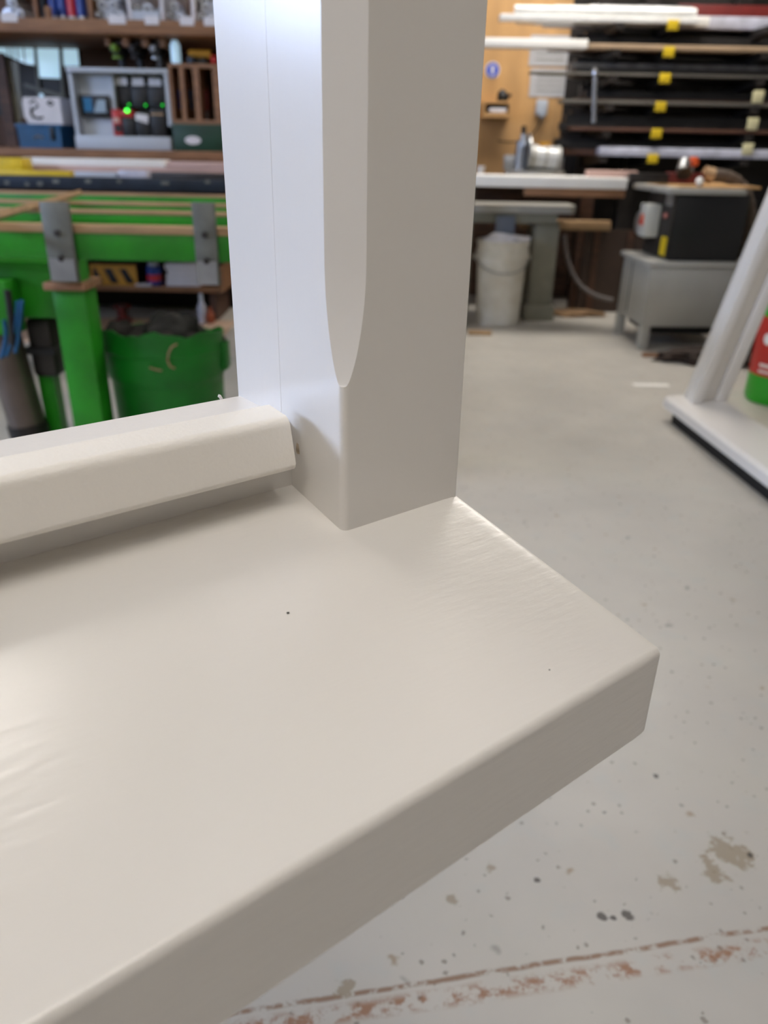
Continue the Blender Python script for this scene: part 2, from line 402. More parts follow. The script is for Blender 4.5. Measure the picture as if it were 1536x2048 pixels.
# tiny paint nibs: the thread of paint on the back edge and a nick at the foot
tube('paint_nib', [(-.1065, BV - .001, UW), (-.1072, BV - .0015, UW + .001), (-.1082, BV - .002, UW + .0024), (-.109, BV - .0018, UW + .0028)], .0011, paint, fr, seg=6)
for i, (px, py) in enumerate(((576, 1226), (1099, 1340))):
    d = ray(px, py); n_ = Vector((-SL * -math.cos(AZ), -SL * math.sin(AZ), 1)); Cc = Vector((0.15049, 0.34, CZ))
    k = ((Cc - Vector((0, 0, H))).dot(n_)) / d.dot(n_); P = Vector((0, 0, H)) + d * k - Vector(fr.location)
    a = -(math.pi / 2 - AZ); q = Vector((P.x * math.cos(a) - P.y * math.sin(a), P.x * math.sin(a) + P.y * math.cos(a), P.z))
    k_ = 1 if i == 0 else .55; lathe('pinhole', [(.0006 * k_, 0), (.0008 * k_, .0002), (.0004 * k_, .0003)], rubber, fr, loc=(q.x, q.y, q.z), seg=8)

for o_ in fr.children:
    if o_.name.split('.')[0] in ('sill', 'jamb', 'glazing_bead', 'bottom_rail'):
        wm = o_.modifiers.new('weighted', 'WEIGHTED_NORMAL'); wm.keep_sharp = True; wm.weight = 100
# trestles that carry it (left of the view)
def trestle(u, label):
    a = math.pi / 2 - AZ
    base = Vector((0.15049, 0.34, 0)) + Vector((math.cos(a), math.sin(a), 0)) * u + Vector((-math.sin(a), math.cos(a), 0)) * .15
    t = thing('trestle', label, 'trestle', base, a, 'trestles under the white frame')
    zt = CZ - T
    box('top_beam', -.04, .04, -.3, .3, zt - .08, zt, wood, t, bev=.004)
    for sy in (-1, 1):
        for sx in (-1, 1):
            tube('leg', [(sx * .02, sy * .24, zt - .06), (sx * .18, sy * .27, 0.0)], .022, wood, t, seg=4)
        box('brace', -.115, .115, sy * .26 - .012, sy * .26 + .012, zt * .42, zt * .42 + .05, wood, t)
trestle(-.75, 'timber trestle under the middle of the white frame')
trestle(-1.5, 'timber trestle under the far left end of the white frame')

# ------------------------------------------------------------------ left: green steel frame table
RZ = lambda px, py, Y: at(px, py, Y)
TZ = 0.785
Yg = 2.2
gt = thing('assembly_table', 'green steel assembly table with timber capped rails on the left', 'work table', (-1.6, Yg, 0))
gx, gy, gz = gt.location
def rail(py_top, py_bot, ct=.012):
    # depth from the shared height of the rail tops
    p = gnd(220, py_top, TZ); Y = p.y
    zb = at(220, py_bot, Y).z
    r_ = box('rail', -1.2, 1.5, Y - gy, Y - gy + .06, zb, TZ - ct, green, gt, bev=.004)
    box('rail_cap', -1.2, 1.5, Y - gy - .003, Y - gy + .05, TZ - ct, TZ, tan, gt, bev=.002)
    return Y
Y0 = rail(451, 521, .022); ys = [Y0]
for a, b_ in ((421, 455), (404, 430), (386, 410)): ys.append(rail(a, b_))
for x in (-1.1, 1.38):
    box('cross_rail', x, x + .08, Y0 - gy + .06, ys[-1] - gy, TZ - .13, TZ - .03, green, gt)
# diagonal timber lying over the rails
p, q = gnd(-60, 446, TZ + .012), gnd(160, 384, TZ + .012)
d = q - p
bt = tag(tube('timber_batten', [(0, 0, 0), tuple(d)], .013, tan, None, seg=4), 'thin tan batten lying diagonally across the green table rails', 'batten'); bt.location = (p.x, p.y, TZ + .0095)
# legs with flange plates
def leg(px0, px1, py0, Y, x=None):
    X0, X1 = at(px0, 700, Y).x, at(px1, 700, Y).x; zt = at((px0 + px1) / 2, py0, Y).z
    l = box('leg', X0 - gx, X1 - gx, Y - gy, Y - gy + .1, 0.012, zt, green, gt, bev=.005)
    box('foot_plate', X0 - gx - .03, X1 - gx + .03, Y - gy - .03, Y - gy + .13, 0, .012, green, gt)
    box('flange', X0 - gx - .015, X1 - gx + .012, Y - gy - .02, Y - gy + .12, zt, zt + .022, wood, gt, bev=.002)
    return X0, X1, zt
lx0, lx1, lzt = leg(122, 186, 580, Y0 + .02)
box('leg', lx0 - gx + .01, lx1 - gx - .01, Y0 - gy + .03, Y0 - gy + .1, lzt + .022, TZ - .1, green, gt)
for Yb in (ys[-1],):
    for X in (-1.1, 1.4): box('leg', X - .04, X + .04, Yb - gy, Yb - gy + .09, 0, TZ - .13, green, gt)
box('leg', 1.4, 1.47, Y0 - gy, Y0 - gy + .09, 0, TZ - .13, green, gt)
# galvanised plates bolted to the front rail
for (x0, x1, y0, y1, m_) in ((90, 147, 404, 563, galv), (389, 434, 405, 570, galv)):
    X0, X1, Z0, Z1 = rect(x0, y0, x1, y1, Y0 - .02)
    pl = box('bracket_plate', X0 - gx, X1 - gx, Y0 - gy - .022, Y0 - gy - .006, Z0, Z1, m_, gt, bev=.003)
    for zz in (.30, .62):
        z = Z0 + (Z1 - Z0) * zz
        tube('bolt', [((X0 + X1) / 2 - gx, Y0 - gy - .022, z), ((X0 + X1) / 2 - gx, Y0 - gy - .03, z)], .009, dsteel, pl, seg=6)
    box('packer', X0 - gx + .004, X1 - gx - .004, Y0 - gy - .028, Y0 - gy - .022, Z0 + .002, Z0 + (Z1 - Z0) * .3, steel, pl)
# gearbox cover and clamping ram at the left
X0, X1, Z0, Z1 = rect(-60, 525, 104, 640, Y0 + .06)
box('drive_cover', X0 - gx, X1 - gx, Y0 - gy + .09, Y0 - gy + .34, Z0, Z1, green, gt, bev=.008)
X0, X1, Z0, Z1 = rect(-60, 560, 26, 668, Y0 + .02)
box('drive_flap', X0 - gx, X1 - gx, Y0 - gy + .0, Y0 - gy + .088, Z0, Z1, green, gt, bev=.006)
L = lambda v: tuple(Vector(v) - Vector((gx, gy, 0)))
a, b_ = at(-6, 640, Y0 + .1), at(62, 872, Y0 + .1)
ram = tube('clamping_ram', [L(a), L(b_)], .058, cyl_m, gt, seg=18)
tube('ram_collar', [L(b_ + (a - b_) * .12), L(b_ + (a - b_) * .02)], .064, dsteel, ram, seg=18)
a2 = a + (a - b_) * .04; 
tube('ram_rod', [L(a + (b_ - a) * .02), L(a + (a - b_) * .25)], .02, steel, ram, seg=10)
b2 = at(75, 905, Y0 + .1)
tube('ram_foot', [L(b_), L((b2.x, b2.y, 0.0))], .045, dsteel, gt, seg=10)
X0, X1, Z0, Z1 = rect(66, 632, 116, 750, Y0 + .16)
mt = box('motor', X0 - gx, X1 - gx, Y0 - gy + .12, Y0 - gy + .26, Z0, Z1, dsteel, gt, bev=.02)
box('motor_fin', X0 - gx - .006, X1 - gx + .004, Y0 - gy + .11, Y0 - gy + .27, Z0 + .08, Z0 + .10, black, mt)
X0, X1, Z0, Z1 = rect(94, 740, 124, 880, Y0 + .18)
box('motor_leg', X0 - gx, X1 - gx, Y0 - gy + .15, Y0 - gy + .2, 0, Z1, green, gt)
for k, (c0, c1, c2, c3, m_) in enumerate((((44, 600), (40, 650), (38, 680), (30, 705), blue), ((36, 602), (34, 640), (30, 670), (12, 712), blue), ((8, 640), (16, 670), (10, 690), (2, 716), blue), ((14, 580), (22, 620), (24, 660), (26, 690), rubber))):
    pts = bez(*[at(c[0], c[1], Y0 - .02) for c in (c0, c1, c2, c3)])
    tube('air_hose', [L(v) for v in pts], .006 if k < 3 else .010, m_, gt, seg=8)

# green builder's bin filled with dark waste
pb = at(330, 690, 2.62)
gb = thing('waste_bin', 'battered green plastic bin full of dark waste beside the green table', 'bin', (pb.x, 2.62, 0))
R_ = 0.197
bt_ = at(328, 676, 2.45).z - .012
bb = lathe('body', [(R_ * .90, 0), (R_ * .92, .01), (R_ * .955, bt_ * .60), (R_ * .96, bt_ * .64), (R_ * .99, bt_ * .66), (R_ * 1.0, bt_ * .68), (R_ * 1.0, bt_ * .72), (R_ * 1.01, bt_ * .84), (R_ * 1.03, bt_ * .85), (R_ * 1.03, bt_ * .87), (R_ * 1.01, bt_ * .89), (R_ * 1.03, bt_ * .98), (R_ * 1.04, bt_), (R_ * 1.0, bt_), (R_ * .96, bt_ * .93), (R_ * .3, bt_ * .9)], green_b, gb, seg=48, wob=.02)
for v in bb.data.vertices:      # the rim is crushed: high at the front, low at the back, wavy
    k = max(0, v.co.z / bt_ - .6) / .4
    v.co.z += k * (-v.co.y * .13 + .008 * math.sin(v.co.x * 38 + .6) + .004 * math.sin(v.co.x * 90))
lump('waste_heap', -R_ * .90, R_ * .92, -R_ * .90, R_ * .86, bt_ * .82, bt_ + .016, darkfab, gb, amp=.3)
lump('waste_bag', -R_ * .28, R_ * .62, -R_ * .6, R_ * .3, bt_ * .9, bt_ + .066, rubber, gb, amp=.28)
lump('torn_flap', -R_ * 1.0, -R_ * .45, -R_ * .5, R_ * .3, bt_ * .88, bt_ + .030, darkfab, gb, amp=.3)
# chalk-like scuff marks shaped as a bent stroke on the side
def onbin(px, py):
    p_ = at(px, py, 2.62 - R_); x = p_.x - pb.x; z = p_.z; r2 = R_ * 1.035; x = max(-r2 * .95, min(r2 * .95, x)); return (x, -math.sqrt(r2 * r2 - x * x), z)
tube('scuff_mark', [onbin(*c) for c in ((352, 690), (342, 695), (336, 708), (335, 722), (340, 734), (348, 738))], .0035, tan, gb, seg=6)
tube('scuff_mark', [onbin(*c) for c in ((300, 734), (312, 738), (324, 741))], .003, tan, gb, seg=6)
for s in (-1, 1): box('handle_lug', s * R_ * 1.04 - .012, s * R_ * 1.04 + .012, -.03, .03, bt_ * .70, bt_ * .92, green_b, gb, bev=.006)

# plywood sheet on the floor in front of the bench
pA, pB = gnd(100, 686), gnd(470, 630)
tag(box('plywood_sheet', -3.4, -.95, pA.y, 4.80, 0, .012, mat('pale_plywood', (206, 176, 150), .6, noise=.15, nscale=3)), 'pale plywood sheet lying on the floor in front of the low shelf', 'plywood sheet')

# ------------------------------------------------------------------ left back: bench, shelves and everything on them
Ybk = 5.35
# back panel of the storage wall
sp = box('wall_panel', -4.4, -.4, Ybk, Ybk + .03, 0, 2.6, ply_dark); sp.name = 'trim_1'; struct(sp, 'brown board panel behind the shelves on the left')
XE = -.6            # right end of the storage
# long bench: top at z .84 with navy front beam
BZ = 0.835; BY = 3.95
wb = thing('workbench', 'long workbench with navy steel front edge behind the green table', 'workbench', (-2.2, BY, 0))
box('top', -1.9, 1.75, 0, .75, BZ - .03, BZ, wood_dark, wb, bev=.003)
X0, X1, Z0, Z1 = rect(0, 354, 440, 380, BY)
beam = box('front_beam', -1.9, 1.75, -.05, -.002, Z0, Z1, navy, wb, bev=.004)
for px in (14, 54, 80, 112, 176, 238, 330, 415):
    v = at(px, 367 + random.uniform(-5, 5), BY - .05); w_ = random.uniform(.008, .02)
    box('label_mark', v.x + 2.2 - w_, v.x + 2.2 + w_, -.052, -.05, v.z - .008, v.z + .008, galv, beam)
for x in (-1.7, 1.62):
    box('leg', x - .04, x + .04, .02, .10, 0, BZ - .03, wood_dark, wb); box('leg', x - .04, x + .04, .22, .28, 0, BZ - .03, wood_dark, wb)
# stock lying on the bench
def lay(name, label, cat, x0, y0, x1, y1, Y, dep, m_, zoff=0.0, grp=None, bev=.003):
    X0, X1, Z0, Z1 = rect(x0, y0, x1, y1, Y)
    return box(name, 0, X1 - X0, 0, dep, 0, Z1 - Z0, m_, None, bev, loc=(X0, Y, Z0))
def onbench(name, label, cat, x0, x1, h, Y, dep, m_, z=BZ, grp=None):
    X0, X1 = at(x0, 340, Y).x, at(x1, 340, Y).x
    o = box(name, 0, X1 - X0, 0, dep, 0, h, m_, None, .003, loc=(X0, Y, z)); return tag(o, label, cat, grp)
onbench('level_case', 'yellow long case at the left end of the bench', 'case', -60, 46, .085, 4.10, .12, yellow)
onbench('spirit_level', 'yellow spirit level lying along the bench front', 'spirit level', -40, 140, .034, 3.99, .05, yellow)
onbench('planed_board', 'pinkish planed board at the back of the bench, bottom of its pair', 'board', 50, 560, .05, 4.3, .14, pinkw, grp='planed boards on the bench')
onbench('planed_board', 'white faced board stacked on the pinkish board', 'board', 46, 330, .035, 4.31, .12, whiteboard, z=BZ + .05, grp='planed boards on the bench')
onbench('planed_board', 'long pink edged board lying on top right of the bench stack', 'board', 334, 590, .03, 4.30, .12, pinkw, z=BZ + .05, grp='planed boards on the bench')
onbench('plastic_sheet_roll', 'short bluish plastic wrapped length on the bench', 'wrapped length', 236, 292, .04, 4.12, .08, wrap)
onbench('metal_bar', 'grey metal bar lying at the right of the bench', 'metal bar', 300, 600, .035, 4.10, .06, dsteel)
onbench('pale_batten', 'pale grey batten between the yellow level and the wrapped length', 'batten', 146, 232, .03, 4.12, .05, white)

# shelf that carries the chargers
SZ = at(200, 299, 4.5).z
sh = thing('bench_shelf', 'brown wooden shelf carrying the white charger cabinet', 'shelf', (-2.3, 4.5, BZ))
box('board', -1.9, XE + 2.3, 0, Ybk - 4.5, SZ - BZ - .045, SZ - BZ, wood, sh, bev=.003)
for x in (-1.6, 1.5): box('support', x - .02, x + .02, .3, .8, 0, SZ - BZ - .045, wood_dark, sh)
# upper shelf
UZ = at(200, 38, 4.55).z
us_ = thing('upper_shelf', 'thick wooden shelf along the top left of the storage wall', 'shelf', (-2.3, 4.55, SZ))
box('board', -1.9, XE + 2.3, 0, Ybk - 4.55, UZ - SZ - .062, UZ - SZ, wood, us_, bev=.003)
for x in (-1.8, 1.5): box('support', x - .02, x + .02, .5, .78, 0, UZ - SZ - .062, wood_dark, us_)
for i, (a, b2_) in enumerate(((4, 36), (218, 252), (290, 318), (360, 388), (408, 440))):
    X0, X1 = at(a, 44, 4.55).x + 2.3, at(b2_, 44, 4.55).x + 2.3
    box('shelf_label', X0, X1, -.004, -.0005, UZ - SZ - .02, UZ - SZ + .018, paper, us_)
# divider boards standing on the upper shelf
for i, (px, m_, lb) in enumerate(((68, wood, 'left of the tins'), (178, wood, 'right of the tins'), (256, paper, 'left of the white tray'), (322, paper, 'right of the white tray'), (384, paper, 'second from the right'))):
    X = at(px, 20, 4.6).x
    tag(box('shelf_divider', -.009, .009, 0, .55, 0, .30, m_, None, .002, loc=(X, 4.62, UZ)), f'upright divider on the upper shelf, {lb}', 'divider', 'upper shelf dividers')
# bottles/cartridges stacked on the upper shelf
def cartridge(x, y, z, r, ln, m_, lb):
    t = thing('sealant_cartridge', lb, 'cartridge', (x, y, z), 0, 'clear cartridges on the upper shelf')
    tube('barrel', [(0, 0, r), (0, ln, r)], r, m_, t, seg=12)
    tube('nozzle', [(0, -.001, r), (0, -.028, r)], r * .45, silver, t, seg=8, r1=r * .25)
bays = (('leftmost bay', 4, 62, 3), ('third bay', 184, 252, 3), ('white tray', 262, 318, 1), ('fourth bay', 326, 380, 2), ('rightmost bay', 390, 470, 3))
for (bn, a, b2_, rows_) in bays:
    X0, X1 = at(a, 20, 4.66).x, at(b2_, 20, 4.66).x; r = .027
    n = int((X1 - X0) / (2 * r + .002))
    for j in range(rows_):
        for i in range(n - (j % 2)):
            x = X0 + r + i * (2 * r + .002) + (r if j % 2 else 0)
            cartridge(x, 4.66 + .006 * ((i + j) % 2), UZ + j * r * 1.76 + (.001 if bn != 'white tray' else .036), r, .2, clear_pl if (i + j) % 3 else silver,
                      f'cartridge in the {bn}, upper shelf, {["bottom", "middle", "top"][j]} row, {["first", "second", "third", "fourth", "fifth", "sixth"][i]} from the left')
# white tray
X0, X1 = at(260, 20, 4.64).x, at(320, 20, 4.64).x
tr = thing('parts_tray', 'white open tray holding a row of cartridges on the upper shelf', 'tray', ((X0 + X1) / 2, 4.63, UZ)); w_ = (X1 - X0) / 2 - .004
box('base', -w_, w_, 0, .3, 0, .035, white, tr); box('front', -w_, w_, -.006, -.0005, 0, .05, white, tr)
prism('side', [(-.006, .0351), (.3, .0351), (.3, .2), (.2, .2)], 'x', -w_, -w_ + .006, white, tr); prism('side', [(-.006, .0351), (.3, .0351), (.3, .2), (.2, .2)], 'x', w_ - .006, w_, white, tr)
# blue / red tins
for (px, r, m_, h_, lb) in ((83, .022, navy, .2, 'dark tin, leftmost of the tins on the upper shelf'), (104, .022, bluecan, .21, 'deep blue tin behind the orange jar on the upper shelf'), (122, .024, bluecan, .23, 'blue and white tin left of the red tin'), (141, .025, redcan, .24, 'red tin between the blue tins on the upper shelf'), (160, .025, bluecan, .23, 'blue tin right of the red tin')):
    v = at(px, 20, 4.64)
    t = thing('spray_tin', lb, 'tin', (v.x, 4.665, UZ), 0, 'tins on the upper shelf')
    lathe('body', [(r * .96, 0), (r, .006), (r, h_ * .82), (r * .8, h_ * .88), (r * .5, h_ * .9)], m_, t, seg=16)
    lathe('cap', [(r * .62, h_ * .88), (r * .62, h_), (r * .5, h_ * 1.01)], m_, t, seg=12)
    lathe('base_rim', [(r * 1.03, 0), (r * 1.03, .02), (r * 1.0, .022)], steel if m_ != navy else dsteel, t, seg=16)
v = at(96, 20, 4.6); tag(lathe('orange_jar', [(.016, 0), (.018, .01), (.018, .05), (.012, .058)], wood, None, (0, 0, 0), 12), 'small orange brown jar in front of the tins', 'jar').location = (v.x, 4.6, UZ)

# things on the bench shelf ---------------------------------------------------
YS = 4.62
def R3(x0, y0, x1, y1, Y=YS): return rect(x0, y0, x1, y1, Y)
# reflecting glass, built as a window; glowing panes paint in the reflected daylight
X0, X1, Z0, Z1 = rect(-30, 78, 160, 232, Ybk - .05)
wd = box('reflecting_glass', X0, X1, Ybk - .02, Ybk - .001, Z0, Z1, mat('dark_glass_board', (48, 42, 34), .5, noise=.2)); struct(wd, 'small glass panel with painted bright reflections at the left')
def quad(name, pts, Y, th, m_, parent):
    P2 = [(at(x, y, Y).x, at(x, y, Y).z) for x, y in pts]
    return prism(name, P2, 'y', Y, Y + th, m_, parent, smooth=None)
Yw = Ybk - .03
quad('pane', [(-20, 93), (66, 93), (68, 130), (50, 127), (20, 113), (-20, 98)], Yw, .008, reflection_glow, wd)
quad('pane', [(70, 96), (117, 98), (124, 157), (79, 155)], Yw, .008, reflection_glow, wd)
quad('pane', [(124, 98), (154, 98), (158, 132), (128, 132)], Yw, .008, reflection_glow, wd)
for (a, b2_) in (((13, 93), (15, 111)), ((22, 93), (24, 115)), ((32, 93), (35, 120)), ((45, 93), (48, 126))):
    quad('reflected_bar', [(a[0], a[1]), (a[0] + 2.5, a[1]), (b2_[0] + 2.5, b2_[1]), b2_], Yw - .006, .005, steel, wd)
quad('panel_stile', [(66, 80), (71, 80), (84, 232), (77, 232)], Yw - .012, .01, greyd, wd)
quad('panel_stile', [(117, 86), (124, 88), (131, 232), (124, 232)], Yw - .012, .01, greyd, wd)
quad('panel_rail', [(48, 166), (130, 190), (130, 197), (48, 174)], Yw - .024, .01, greyd, wd)
lean = quad('leaning_board', [(-14, 110), (4, 105), (36, 297), (16, 297)], 4.9, .03, wood_dark, None); tag(lean, 'dark wooden board standing on the shelf at the far left', 'board')
quad('board_face', [(6, 112), (36, 126), (44, 232), (34, 290)], 4.94, .012, greyd, lean)

# blue crate with a scribbled white carton on top
X0, X1, Z0, Z1 = R3(36, 248, 123, 299)
t = thing('blue_crate', 'blue plastic crate at the left of the charger cabinet', 'crate', ((X0 + X1) / 2, YS, SZ)); w_, h_ = (X1 - X0) / 2, Z1 - SZ
prism('body', [(-w_ * .96, 0), (w_ * .96, 0), (w_, h_), (-w_, h_)], 'y', 0, .26, blue, t)
box('rim', -w_ - .006, w_ + .006, -.006, .266, h_ - .018, h_ - .0, blue, t, bev=.003)
box('catch', w_ * .52, w_ * .70, -.012, 0, h_ * .35, h_ * .9, black, t, bev=.002)
tube('emblem', [(-.03, -.004, h_ * .42), (-.01, -.004, h_ * .5), (.02, -.004, h_ * .44)], .006, steel, t, seg=6)
X0, X1, Za, Zb = R3(42, 194, 118, 249)
t2 = thing('paper_carton', 'white paper bag with scribbled marks on the blue crate', 'carton', ((X0 + X1) / 2, YS + .03, SZ + h_)); w2, h2 = (X1 - X0) / 2, Zb - SZ - h_
prism('body', [(-w2 * .82, 0), (w2, 0), (w2, h2), (-w2 * .9, h2), (-w2, h2 * .8), (-w2, h2 * .25)], 'y', 0, .2, paper, t2)
for pts in ([(-.07, .15), (-.04, .17), (-.02, .13), (-.06, .10), (-.07, .06), (-.03, .04), (0, .05)], [(-.065, .12), (-.075, .08), (-.06, .04)], [(.04, .15), (.06, .165), (.08, .15), (.06, .135), (.04, .15)]):
    tube('scribble', [(x * w2 / .12, -.002, z * h2 / .19) for x, z in pts], .005, navy, t2, seg=6)
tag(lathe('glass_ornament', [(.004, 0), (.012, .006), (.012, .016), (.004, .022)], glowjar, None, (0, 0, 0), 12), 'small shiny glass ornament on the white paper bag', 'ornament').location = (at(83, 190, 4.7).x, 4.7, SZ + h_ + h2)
# wooden stick right of the crate
X0, X1, Za, Zb = R3(124, 200, 131, 299, 4.8); tag(box('wood_stake', 0, X1 - X0, 0, .03, 0, Zb - SZ, wood, None, .002, loc=(X0, 4.8, SZ)), 'upright timber stake between blue crate and white cabinet', 'stake')

# white charger cabinet
X0, X1, Z0, Z1 = R3(142, 136, 341, 299)
cb = thing('charger_cabinet', 'white open cabinet holding battery chargers', 'cabinet', (X0, YS, SZ)); cw, chh = X1 - X0, Z1 - SZ
px2x = lambda px, py=220: at(px, py, YS).x - X0
py2z = lambda py, px=240: at(px, py, YS).z - SZ
box('top', 0, px2x(335, 140), 0, .5, chh - .02, chh, white, cb, bev=.002)
box('side', 0, .02, .02, .5, .0, chh - .02, white, cb)
box('side', px2x(331, 200), px2x(338, 200), .01, .5, py2z(250), chh - .02, white, cb)
box('back', .02, px2x(331, 200), .22, .24, .0, chh - .02, white, cb)
box('inner_panel', .02, px2x(216, 180), .101, .12, py2z(275), chh - .02, white, cb)
box('lower_front', .002, px2x(342, 285), -.01, .40, .0, py2z(272), white, cb, bev=.006)
box('divider', px2x(216, 180), px2x(220, 180), .06, .22, py2z(272), chh - .02, white, cb)
# thermostat screen in the cabinet
X_, W_ = px2x(154), px2x(211)
t = thing('control_screen', 'dark control unit with blue and white screen on the white cabinet', 'screen', (X0 + X_, YS + .06, SZ + py2z(235)))
hh = py2z(190) - py2z(235); ww = W_ - X_
box('case', 0, ww, 0, .039, 0, hh, blackm, t, bev=.004)
prism('screen_left', [(ww * .12, hh * .25), (ww * .42, hh * .25), (ww * .42, hh * .88), (ww * .12, hh * .88)], 'y', -.002, 0, mat('blue_display', (20, 90, 130), .3, emit=(20, 95, 140), estr=.15), t)
prism('screen_right', [(ww * .45, hh * .22), (ww * .90, hh * .22), (ww * .90, hh * .8), (ww * .62, hh * .8)], 'y', -.002, 0, mat('pale_display', (150, 170, 185), .3), t)
# three chargers
for i, (a, b2_, gx_, gy_) in enumerate(((229, 261, 258, 209), (263, 294, 291, 210), (296, 328, 325, 210))):
    xa, xb = at(a, 192, YS + .1).x - X0, at(b2_, 192, YS + .1).x - X0; zb, zt = at(270, 216, YS + .1).z - SZ, at(270, 170, YS + .1).z - SZ
    t = thing('battery_charger', f'black battery charger with green light, {["left", "middle", "right"][i]} of the three in the white cabinet', 'charger', (X0 + xa, YS + .1, SZ + zb), 0, 'battery chargers')
    box('case', 0, xb - xa, 0, .119, 0, zt - zb, black, t, bev=.006)
    tube('emblem', [((xb - xa) / 2, -.001, (zt - zb) * .38), ((xb - xa) / 2, -.004, (zt - zb) * .38)], .016, dsteel, t, seg=12)
    box('paper_label', .01, xb - xa - .01, -.002, .0, (zt - zb) * .98, (zt - zb) + .035, paper, t)
    lx = at(gx_, gy_, YS + .092); lathe('indicator_light', [(.003, 0), (.005, .002), (.005, .008), (.003, .010)], ledm, t, (lx.x - X0 - xa, -.008, lx.z - SZ - zb - .006), 10)
# battery packs standing on the lower front
zb = py2z(272)
for (a, b2_, y1, m_, lb) in ((222, 240, 218, red, 'red and black battery pack at the left of the white cabinet'), (241, 266, 219, red, 'red topped battery pack beside the red pack'), (268, 297, 224, black, 'black battery pack with a white label'), (299, 329, 216, black, 'dark battery pack at the right of the white cabinet')):
    xa, xb = px2x(a, 245), px2x(b2_, 245); zt = py2z(y1)
    t = thing('battery_pack', lb, 'battery pack', (X0 + xa, YS + .02, SZ + zb), 0, 'battery packs')
    if 'red and' in lb:
        box('body', 0, xb - xa, 0, .12, 0, zt - zb, red, t, bev=.006); box('grip', .012, xb - xa - .002, -.004, 0, .02, (zt - zb) * .42, black, t); box('label', .008, xb - xa - .01, -.003, 0, (zt - zb) * .5, (zt - zb) * .68, pinkw, t)
    elif 'topped' in lb:
        box('body', 0, xb - xa, 0, .12, 0, (zt - zb) * .72, black, t, bev=.006); box('cap', 0, xb - xa, -.004, .12, (zt - zb) * .72, zt - zb, red, t, bev=.006)
        v = at(253, 221, YS); lathe('indicator_light', [(.004, 0), (.011, .005), (.011, .014), (.004, .018)], mat('bright_green_led', (40, 230, 60), .4, emit=(60, 255, 70), estr=2.8), t, (v.x - X0 - xa, -.010, v.z - SZ - zb - .009), 12)
    elif 'white label' in lb:
        box('body', 0, xb - xa, 0, .14, 0, (zt - zb), black, t, bev=.008); prism('label', [(.004, (zt - zb) * .7), ((xb - xa) * .9, (zt - zb) * .55), ((xb - xa) * .97, (zt - zb) * .9), (.01, (zt - zb) * .98)], 'y', -.006, -.0005, paper, t)
    else:
        box('body', 0, xb - xa, 0, .14, 0, (zt - zb), black, t, bev=.008); box('band', .006, xb - xa - .006, -.004, 0, (zt - zb) * .78, (zt - zb) * .84, tan, t)
# wooden pigeonhole rack for drivers
X0p, X1p, Z0p, Z1p = R3(340, 127, 443, 248)
pg = thing('pigeonhole_rack', 'small wooden rack with three tall slots right of the white cabinet', 'rack', (X0p, YS + .01, SZ))
pw_ = X1p - X0p; z0_, z1_ = Z0p - SZ, Z1p - SZ
# crate below carries the rack
X0c, X1c, Z0c, Z1c = R3(346, 250, 446, 299)
cr_ = thing('green_crate', 'dark green plastic crate with white label under the wooden slot rack', 'crate', (X0c, YS, SZ))
box('body', 0, X1c - X0c, 0, .3, 0, z0_ - .001, dgreen, cr_, bev=.004)
lx0 = at(370, 280, YS).x - X0c; lx1 = at(402, 280, YS).x - X0c
lz0 = at(380, 289, YS).z - SZ; lz1 = at(380, 272, YS).z - SZ
prism('label', [(lx0 + (lx1 - lx0) * (.5 + .5 * math.cos(a)), (lz0 + lz1) / 2 + (lz1 - lz0) / 2 * math.sin(a)) for a in [k * math.pi / 8 for k in range(16)]], 'y', -.003, -.0002, paper, cr_)
box('rim', -.004, X1c - X0c + .004, -.005, .305, z0_ * .80, z0_ * .86, dgreen, cr_)
box('top', 0, pw_, 0, .3, z1_ - .018, z1_, wood, pg); box('bottom', 0, pw_, 0, .3, z0_, z0_ + .02, wood, pg); box('back', 0, pw_, .28, .3, z0_ + .02, z1_ - .018, black, pg)  # black back paints in the shade inside the slots
def pgx(px): return at(px, 188, YS + .01).x - X0p
for a, b2_ in ((340, 346), (361, 370), (388, 400), (427, 443)): box('partition', pgx(a), pgx(b2_), 0, .28, z0_ + .02, z1_ - .018, wood, pg)
for i, (px, m_, nm, lb) in enumerate(((353, bluecan, 'screwdriver', 'blue handled driver in the left slot of the wooden rack'), (376, blue, 'screwdriver', 'pale blue driver in the middle slot of the wooden rack'), (410, dred, 'screwdriver', 'dark red driver in the right slot of the wooden rack'))):
    x = at(px, 210, YS + .1).x
    t = thing(nm, lb, 'screwdriver', (x, YS + .13, SZ + z0_ + .02), 0, 'drivers in the slot rack')
    lathe('handle', [(.012, .05), (.018, .06), (.016, .10), (.02, .14), (.012, .15)], m_, t, seg=10); tube('shaft', [(0, 0, .05), (0, 0, 0)], .005, steel, t, seg=6)
# on top of the rack
zt = SZ + z1_
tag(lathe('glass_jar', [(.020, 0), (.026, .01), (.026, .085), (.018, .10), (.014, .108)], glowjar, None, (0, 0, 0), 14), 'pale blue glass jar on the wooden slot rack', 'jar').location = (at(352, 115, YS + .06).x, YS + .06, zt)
t = thing('torch', 'orange and red torch lying on the wooden slot rack', 'torch', (at(393, 115, YS).x, YS + .08, zt))
tube('body', [(-.055, 0, .05), (.06, 0, .05)], .020, amber, t, seg=12); tube('head', [(.06, 0, .026), (.09, 0, .024)], .024, red, t, seg=12); box('stand', -.03, .03, -.02, .02, 0, .031, black, t)
tag(lathe('tape_roll', [(.02, 0), (.024, .004), (.024, .03), (.016, .034)], navy, None, (0, 0, 0), 14), 'small dark blue roll on the wooden slot rack', 'roll').location = (at(380, 120, YS).x, YS + .04, zt)

